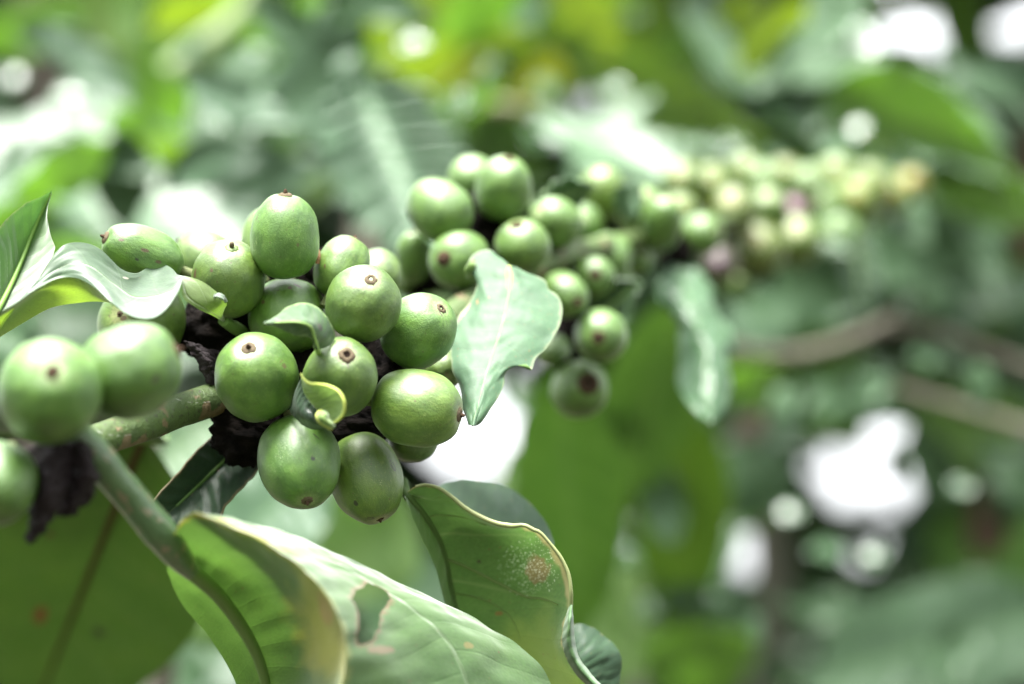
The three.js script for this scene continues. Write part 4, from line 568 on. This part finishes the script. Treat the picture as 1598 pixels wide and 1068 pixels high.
leaf(branch, [
  PATCH,
  { rails: [[[631, 776, 397], [640, 800, 398], [652, 828, 400], [668, 860, 402], [680, 890, 404], [690, 925, 406], [700, 965, 408], [715, 1020, 409], [745, 1095, 409]], [[632, 774, 398], [648, 798, 400], [663, 825, 403], [679, 857, 405], [690, 888, 407], [698, 925, 410], [709, 965, 411], [728, 1020, 412], [762, 1095, 411]], ribB], us: [0.1, 0.3, 0.5], face: 1, single: true, n: 50, m: 10, wave: 0.2 },
  { rails: [[[889, 948, 392], [882, 972, 391], [878, 1000, 391], [886, 1031, 391], [903, 1056, 391], [938, 1087, 391]], [[892, 945, 391], [889, 972, 388], [888, 1000, 388], [896, 1028, 388], [912, 1052, 388], [945, 1085, 388]], [[892, 943, 393], [894, 970, 392], [896, 1000, 392], [902, 1025, 392], [918, 1048, 392], [950, 1083, 392]]], us: [0.98, 0.9, 0.8], face: 0, n: 40, m: 10, wave: 0, ripple: 0.1 },
], [leafMaterial(texOf('patchUp', () => leafTexture({ base: [0.056, 0.136, 0.032], dark: [0.04, 0.104, 0.028], vein: [0.088, 0.176, 0.048], seed: 17, rim: [0.208, 0.24, 0.08] })), { through: 0.25 }), patchUn], { rib: ribB.map(([x, y, D]) => [x, y, D - 0.5]), ribR: [0.55, 0.35], ribMat: ribDark, rims: [[upEdge.slice(1, 19), [0.25, 0.4, 0.45, 0.3, 0.4, 0.45], plain([0.24, 0.27, 0.11], 0.6)]], stalk: [[628, 752, 403], [632, 766, 400], [638, 778, 399]], stalkR: [1.1, 0.9], veins: [[PATCH, [[698, 874], [722, 883], [750, 895], [785, 912], [820, 928], [850, 938], [872, 946]], [0.3, 0.25, 0.12]], [PATCH, [[664, 806], [690, 806], [725, 810], [760, 822]], [0.14, 0.08]], [PATCH, [[706, 925], [735, 932], [775, 945], [800, 965], [812, 1000]], [0.14, 0.06]]], label: 'leaf seen from below with a brown spot and white scale dots' });
leaf(branch, [{ rails: [[[676, 768, 414], [690, 757, 416], [715, 750, 418], [745, 751, 420], [775, 755, 421], [805, 769, 421], [832, 792, 420], [852, 818, 418], [864, 848, 415]], [[680, 775, 411], [715, 775, 412], [760, 785, 413], [805, 808, 413], [840, 835, 412], [862, 855, 411]], [[685, 785, 407], [720, 800, 405], [765, 815, 405], [810, 840, 406], [845, 860, 407], [860, 866, 408]]], us: [0.03, 0.2, 0.42], n: 40, m: 16, wave: 0.1 }], [leafMaterial(texOf('dark'), { through: 0.03, coat: 0.45, coatRough: 0.35 }), M0[1]], { label: 'dark green leaf curving behind the spotted leaf' });
leaf(branch, [{ rails: [[[890, 975, 412], [912, 976, 412], [935, 988, 412], [955, 1005, 411], [968, 1022, 410], [970, 1040, 410], [962, 1085, 409]], [[892, 990, 410], [915, 1000, 409], [938, 1020, 408], [945, 1050, 408], [940, 1085, 407]], [[893, 1005, 408], [905, 1030, 406], [918, 1055, 406], [925, 1088, 406]]], us: [0.03, 0.2, 0.4], n: 30, m: 14, wave: 0, ripple: 0.3 }], [leafMaterial(texOf('dark'), { through: 0.03, coat: 0.3, coatRough: 0.4 }), M0[1]], { label: 'dark leaf tip at the bottom beside the spotted leaf' });
plainLeaf(branch, [262, 688, 452], [-190, 668, 440], 66, { up: 86, mat: matsFor('plain', [1, 1, 1]), seed: 9, wave: 0.4 });  // unseen leaf, edge-on behind the near fruit, placed to shade the lower left
// leaves among the middle and far fruit
leaf(branch, [{ rails: [[[1050, 415, 532.0], [1036, 430, 530.5], [1026, 448, 528.7], [1030, 470, 526.5], [1048, 490, 524.5], [1062, 520, 521.5], [1060, 560, 517.5], [1058, 600, 511.5], [1075, 632, 505.3], [1098, 656, 499.9]], [[1052, 414, 533.1], [1045, 440, 528.5], [1055, 475, 523.0], [1075, 520, 517.5], [1085, 575, 512.0], [1088, 620, 505.5], [1104, 658, 499.7]], [[1054, 414, 535.1], [1064, 440, 529.5], [1080, 480, 521.5], [1095, 530, 514.5], [1104, 580, 508.5], [1106, 625, 503.0], [1108, 660, 499.5]], [[1057, 414, 535.1], [1085, 430, 532.5], [1103, 465, 526.0], [1115, 515, 518.0], [1130, 560, 512.5], [1128, 620, 505.5], [1112, 658, 500.7]], [[1060, 415, 534.0], [1092, 425, 535.0], [1110, 450, 531.5], [1118, 485, 526.0], [1145, 522, 521.3], [1146, 545, 519.0], [1136, 570, 516.5], [1141, 610, 510.5], [1130, 640, 505.5], [1112, 660, 501.5]]], us: [0, 0.25, 0.5, 0.75, 1], n: 50, m: 24, wave: 0.8, ripple: 0.8 }], [leafMaterial(upTex(), { through: 0.1, coat: 0.6, coatRough: 0.34, tint: new THREE.Color().setRGB(0.95, 1, 1.1) }), M0[1]], { label: 'narrow twisted leaf hanging below the far fruit' });
plainLeaf(branch, [900, 525, 490], [1000, 440, 480], 11, { roll: 0.3, fold: 0.2, mat: matsFor('plain', [1.3, 1.2, 1.1]), seed: 4, label: 'small pale leaf between the middle fruit' });
plainLeaf(branch, [825, 325, 475], [925, 292, 480], 12, { roll: -0.9, fold: 0.1, mat: matsFor('plain', [1.2, 1.2, 1.1]), seed: 5 });
plainLeaf(branch, [1330, 330, 690], [1350, 500, 675], 13, { roll: 0.4, fold: 0.2, mat: matsFor('plain', [1.1, 1.1, 1.1]), seed: 6 });
for (const [b, t, w, o] of [[[1265, 350, 660], [1330, 400, 640], 11, { up: 12 }], [[1390, 320, 715], [1450, 385, 700], 13, { up: 15 }], [[1150, 380, 620], [1210, 450, 610], 11, { up: 10 }], [[975, 340, 505], [1000, 285, 500], 7, { up: 35 }]])
  plainLeaf(branch, b, t, w, { ...o, n: 14, m: 8, rib: false, fold: 0.25, bow: 0.15, mat: matsFor('plain', [1.1, 1.15, 1.1]), seed: b[0] });

// ------------------------------------------------------------------ the coffee cherries, each a thing of its own
const scab = [0.075, 0.04, 0.018], black = [0.008, 0.007, 0.005], dust = [0.34, 0.38, 0.28];
const H = (o) => cherry({ hero: true, ...o });
H({ x: 222, y: 396, D: 398, b: 43, a: 67, cal: [163, 370], scar: 'nub', ss: 0.8, marks: [{ x: 198, y: 380, l: 5, w: 3, c: scab }, { x: 226, y: 391, l: 5, w: 3, c: scab }, { x: 245, y: 408, l: 4, w: 3, c: scab }, { x: 214, y: 405, l: 2.5, c: black }], label: 'elongated pale green cherry lying on its side behind the wavy leaf' });
H({ x: 318, y: 405, D: 420, b: 46, a: 48, cal: [282, 378], back: true, scar: 'nub', label: 'pale cherry peeping out between the elongated one and the spotted one' });
H({ x: 356, y: 434, D: 396, b: 57, a: 60, cal: [361, 386], scar: 'green', ss: 0.85, marks: [{ x: 304, y: 428, l: 9, w: 5, ang: 1.3, c: scab }, { x: 331, y: 424, l: 3, c: scab }], label: 'green cherry with a knob on top, left of the tallest cherry' });
H({ x: 444, y: 368, D: 394, b: 53.5, a: 67, cal: [445, 302], taper: 0.1, noStalk: true, scar: 'nub', ss: 0.85, marks: [{ x: 403, y: 343, l: 9, w: 1.6, ang: 1.5, c: scab }, { x: 430, y: 336, l: 2, c: scab }, { x: 464, y: 382, l: 2.5, c: [0.08, 0.06, 0.02] }, { x: 401, y: 378, l: 6, w: 1.2, ang: -0.9, c: [0.2, 0.26, 0.1] }], label: 'tallest egg shaped green cherry at the top of the cluster' });
H({ x: 424, y: 374, D: 414, b: 47, a: 55, cal: [424, 325], back: true, scar: 'nub', noScar: true, label: 'cherry almost hidden behind the left side of the tallest cherry' });
H({ x: 534, y: 417, D: 401, b: 42, a: 51, cal: [553, 372], back: true, scar: 'nub', ss: 0.75, marks: [{ x: 509, y: 416, l: 5, w: 1.6, ang: 1.9, c: scab }], label: 'cherry with a small nub on its top right, right of the tallest one' });
H({ x: 590, y: 428, D: 419, b: 38, a: 42, cal: [590, 400], back: true, noScar: true, label: 'very pale cherry half hidden above the round ringed cherry' });
H({ x: 449, y: 492, D: 402, b: 61, a: 58, cal: [458, 436], back: true, scar: 'nub', ss: 0.55, marks: [{ x: 464, y: 446, l: 9, w: 3, ang: -0.5, c: scab }, { x: 452, y: 450, l: 4, c: scab }, { x: 415, y: 450, l: 4, c: scab }, { x: 411, y: 472, l: 4, c: scab }, { x: 500, y: 468, l: 9, w: 3, ang: -1, c: scab }], label: 'cherry with brown scratches that the small arched leaf lies on' });
H({ x: 567, y: 473, D: 386, b: 59, a: 59, cal: [579, 436], scar: 'ring', ss: 0.82, marks: [{ x: 578, y: 447, l: 5, w: 3, c: dust, dust: true }], label: 'round green cherry with a grey ringed scar facing the camera, highest of the front ones' });
H({ x: 654, y: 516, D: 396, b: 56, a: 62, cal: [689, 481], scar: 'ring', ss: 0.72, marks: [{ x: 684, y: 492, l: 7, w: 2, ang: -1, c: [0.08, 0.06, 0.03] }], label: 'green cherry left of the bitten leaf with a pale scar on its upper right' });
H({ x: 692, y: 577, D: 411, b: 32, a: 32, cal: [700, 590], noScar: true, marks: [{ x: 697, y: 583, l: 3, c: [0.12, 0.09, 0.04] }], label: 'small sliver of a cherry between the right fruit and the bitten leaf' });
H({ x: 399, y: 587, D: 385, b: 64.5, a: 71, cal: [388, 543], scar: 'nub', ss: 0.9, marks: [{ x: 440, y: 570, l: 15, w: 1.7, ang: -0.85, c: [0.08, 0.045, 0.015], wig: 3 }, { x: 388, y: 562, l: 9, w: 5, c: dust, dust: true }], label: 'large dark green cherry with a pale haloed scar, left front of the cluster' });
H({ x: 531, y: 588, D: 381.5, b: 58, a: 67, cal: [541, 554], scar: 'ring', ss: 1.0, marks: [{ x: 541, y: 573, l: 9, w: 3, ang: 1.57, c: [0.06, 0.075, 0.02] }], label: 'front green cherry with a dark open hole in its scar, above the curled leaf' });
H({ x: 651, y: 637, D: 388, b: 60.5, a: 73, cal: [719, 648], scar: 'nub', ss: 0.85, marks: [{ x: 662, y: 611, l: 4, w: 1.5, c: black }, { x: 672, y: 590, l: 4, w: 1.2, c: black }], taper: 0.05, label: 'oval cherry lying sideways, its brown tip touching the bitten leaf' });
H({ x: 645, y: 686, D: 404, b: 40, a: 32, cal: [650, 710], back: true, noScar: true, label: 'cherry mostly hidden below the sideways oval cherry' });
H({ x: 467, y: 722, D: 386, b: 64, a: 75, cal: [479, 783], scar: 'nub', ss: 0.8, marks: [{ x: 487, y: 716, l: 4, w: 3, c: black }, { x: 440, y: 706, l: 15, w: 10, c: dust, dust: true }, { x: 425, y: 730, l: 9, c: dust, dust: true }, { x: 492, y: 682, l: 9, w: 1.5, ang: -0.7, c: black }], label: 'cherry hanging lowest on the left with a scar near its bottom' });
H({ x: 571, y: 747, D: 395, b: 58, a: 72, cal: [593, 812], scar: 'nub', ss: 0.6, marks: [{ x: 556, y: 781, l: 4.2, c: black }, { x: 592, y: 753, l: 4, c: dust, dust: true }, { x: 575, y: 797, l: 26, w: 1.1, ang: 0.45, c: [0.02, 0.03, 0.008], wig: 1 }, { x: 612, y: 727, l: 14, w: 1.8, ang: -0.9, c: [0.02, 0.03, 0.008], wig: 2 }], dent: [0.55, -0.45, 0.6, 0.1], label: 'lowest dark green cherry with one black dot and a dented shoulder' });
H({ x: 219, y: 502, D: 404, b: 70, a: 56, cal: [187, 491], scar: 'nub', ss: 0.5, marks: [{ x: 187, y: 496, l: 8, w: 5, c: scab }], label: 'cherry under the wavy leaf, partly covered by the near blurred fruit' });
H({ x: 78, y: 609, D: 337, b: 81, a: 82, cal: [82, 582], scar: 'nub', ss: 0.9, marks: [{ x: 118, y: 590, l: 5, w: 3, c: scab }], label: 'big blurred cherry nearest the camera at the left edge' });
H({ x: 206, y: 578, D: 346, b: 74, a: 79, cal: [279, 546], scar: 'nub', ss: 0.9, marks: [{ x: 240, y: 592, l: 10, w: 5, ang: 1, c: [0.05, 0.04, 0.025] }], label: 'blurred near cherry right of the nearest one, a brown nub on its right' });
H({ x: -4, y: 756, D: 340, b: 61, a: 68, cal: [-20, 800], noScar: true, label: 'dark blurred cherry cut off by the left edge, below the nearest one' });
const C = (x, y, D, b, a, cal, label, o = {}) => cherry({ x, y, D, b: D >= 600 ? b * 1.13 : b, a: D >= 600 ? a * 1.13 : a, cal, label, scar: 'ring', ss: 0.85, hero: !!o.hero, ...o });
// middle cluster
C(686, 328, 448, 48, 55, [648, 298], 'plump cherry at the upper left of the middle cluster', { scar: 'nub', ss: 0.7, back: true });
C(740, 285, 473, 42, 45, [725, 255], 'pale cherry behind the top one of the middle cluster', { noScar: true });
C(786, 294, 456, 45, 51, [794, 247], 'topmost cherry of the middle cluster with a scar on its crown', { scar: 'nub' });
C(645, 402, 457, 28, 45, [643, 362], 'narrow cherry at the left end of the middle cluster', { scar: 'nub', ss: 0.6 });
C(716, 406, 444, 47, 48, [691, 404], 'cherry with a brown scar on its left face, above the rolled leaf corner', { scar: 'nub', ss: 1 });
C(815, 384, 449, 44, 41, [806, 350], 'yellowish green cherry just above the yellow foot of the bitten leaf', { ss: 0.9, tint: [1.05, 1, 0.95] });
C(866, 347, 469, 40, 42, [840, 330], 'cherry behind the small pale leaf in the middle cluster', { noScar: true });
C(688, 470, 462, 36, 30, [680, 450], 'low cherry half hidden between the sharp fruit and the bitten leaf', { noScar: true });
C(633, 443, 462, 17, 22, [630, 440], 'sliver of a cherry right beside the very pale one', { noScar: true });
C(940, 304, 520, 37, 45, [938, 265], 'yellow green blurred cherry standing right of the small pale leaf', { noScar: true, tint: [1.35, 1.1, 0.95] });
C(1002, 333, 512, 39, 48, [990, 300], 'yellowish left one of the two big bright blurred cherries', { noScar: true, tint: [1.4, 1.12, 0.95] });
C(1033, 348, 506, 33, 47, [1040, 310], 'green right one of the two big bright blurred cherries', { noScar: true });
C(1095, 366, 540, 33, 34, [1120, 360], 'small round blurred cherry right of the two big bright ones', { scar: 'ring', ss: 0.6 });
C(948, 404, 498, 41, 36, [905, 395], 'bright topped blurred cherry above the one with a dark scar', { noScar: true });
C(928, 433, 479, 33, 36, [929, 429], 'cherry facing the camera with a dark scar, above the lower right one', { ss: 0.8 });
C(994, 405, 511, 25, 28, [1005, 395], 'small blurred cherry tucked right of the bright topped one', { noScar: true });
C(880, 461, 464, 36, 43, [902, 473], 'cherry touching the right point of the bitten leaf', { scar: 'nub', ss: 0.7 });
C(938, 524, 465, 42, 48, [934, 527], 'round cherry with a brown scar, lowest lit one right of the bitten leaf', { scar: 'ring', ss: 0.95 });
C(864, 548, 476, 24, 32, [850, 560], 'shaded cherry just right of the bite in the leaf', { noScar: true });
C(905, 608, 474, 45, 46, [919, 598], 'lowest darkest cherry with a big brown scar, hanging below the others', { ss: 1.6 });
// far cluster
const YG = [1.15, 0.9, 0.55], OL = [1.15, 0.78, 0.42];
C(1066, 284, 600, 31, 31, [1060, 270], 'far yellow green cherry first on the left of the upper far row', { noScar: true, tint: YG });
C(1112, 288, 610, 30, 30, [1112, 275], 'far yellow green cherry second in the upper far row', { noScar: true, tint: YG });
C(1145, 327, 600, 33, 33, [1140, 310], 'far olive cherry left of the green one in the second far row', { noScar: true, tint: OL });
C(1198, 324, 620, 28, 30, [1198, 305], 'far dull green cherry left of the red purple one', { noScar: true, tint: [1.1, 1, 0.9] });
C(1239, 332, 625, 24, 26, [1239, 320], 'small ripening red purple cherry among the far fruit', { noScar: true, tint: [0.95, 0.16, 1.4] });
C(1183, 390, 610, 38, 38, [1180, 370], 'far olive yellow cherry at the bottom of the far cluster', { noScar: true, tint: OL });
C(1243, 375, 622, 36, 36, [1243, 355], 'far yellow green cherry below the red purple one', { noScar: true, tint: YG });
C(1124, 412, 600, 26, 26, [1120, 405], 'dull pinkish purple cherry at the lower left of the far cluster', { noScar: true, tint: [0.95, 0.36, 1.9] });
C(1192, 283, 640, 27, 27, [1190, 275], 'far shaded cherry in the upper row above the dull green one', { noScar: true });
C(1262, 288, 660, 28, 28, [1262, 275], 'far pale green cherry in the upper row above the red purple one', { noScar: true });
C(1306, 276, 675, 31, 31, [1300, 265], 'far bright yellowish cherry at the top of the right end', { noScar: true, tint: YG });
C(1335, 312, 670, 33, 34, [1335, 300], 'far pale yellow cherry below the bright yellowish top one', { noScar: true, tint: [1.5, 1.05, 0.6] });
C(1310, 367, 650, 31, 31, [1310, 360], 'far dark green cherry low at the right end', { noScar: true });
C(1392, 305, 700, 27, 28, [1390, 295], 'far yellow cherry next to the orange one', { noScar: true, tint: [1.7, 1.05, 0.5] });
C(1422, 288, 712, 22, 22, [1420, 280], 'far orange cherry at the right end of the far row', { noScar: true, tint: [2.2, 1.0, 0.5] });
C(906, 352, 505, 36, 38, [906, 340], 'shaded blurred cherry between the small pale leaf and the bright topped one', { noScar: true });
C(966, 352, 530, 30, 32, [966, 340], 'blurred cherry half hidden left of the two big bright ones', { noScar: true });
C(760, 345, 480, 36, 38, [760, 330], 'shaded cherry in the gap below the topmost one', { noScar: true });
C(842, 420, 478, 34, 36, [842, 410], 'shaded cherry behind the upper right lobe of the bitten leaf', { noScar: true });
C(1062, 330, 560, 30, 33, [1062, 320], 'blurred cherry just right of the two big bright ones', { noScar: true, tint: YG });
C(1165, 268, 650, 26, 26, [1165, 260], 'far pale cherry in the gap of the upper far row', { noScar: true, tint: YG });
C(1225, 275, 665, 26, 26, [1225, 265], 'far pale cherry third from the right in the upper far row', { noScar: true, tint: OL });
C(1285, 320, 660, 29, 29, [1285, 310], 'far shaded cherry left of the pale yellow one', { noScar: true });
C(1360, 285, 690, 28, 28, [1360, 275], 'far yellow green cherry between the bright yellowish and the yellow one', { noScar: true, tint: YG });
C(1150, 440, 640, 26, 26, [1150, 430], 'far dark cherry lowest in the far cluster', { noScar: true });
C(908, 318, 532, 33, 35, [908, 305], 'blurred cherry behind and between the two upper right ones of the middle cluster', { noScar: true });
C(1048, 388, 545, 28, 31, [1048, 375], 'blurred cherry just above the foot of the narrow twisted leaf', { noScar: true });
C(972, 318, 548, 32, 34, [972, 305], 'blurred cherry above and left of the two big bright ones', { noScar: true, tint: YG });
C(962, 440, 500, 26, 29, [962, 430], 'blurred cherry behind the small pale leaf at the right of the middle cluster', { noScar: true });
renderer.render(scene, camera);
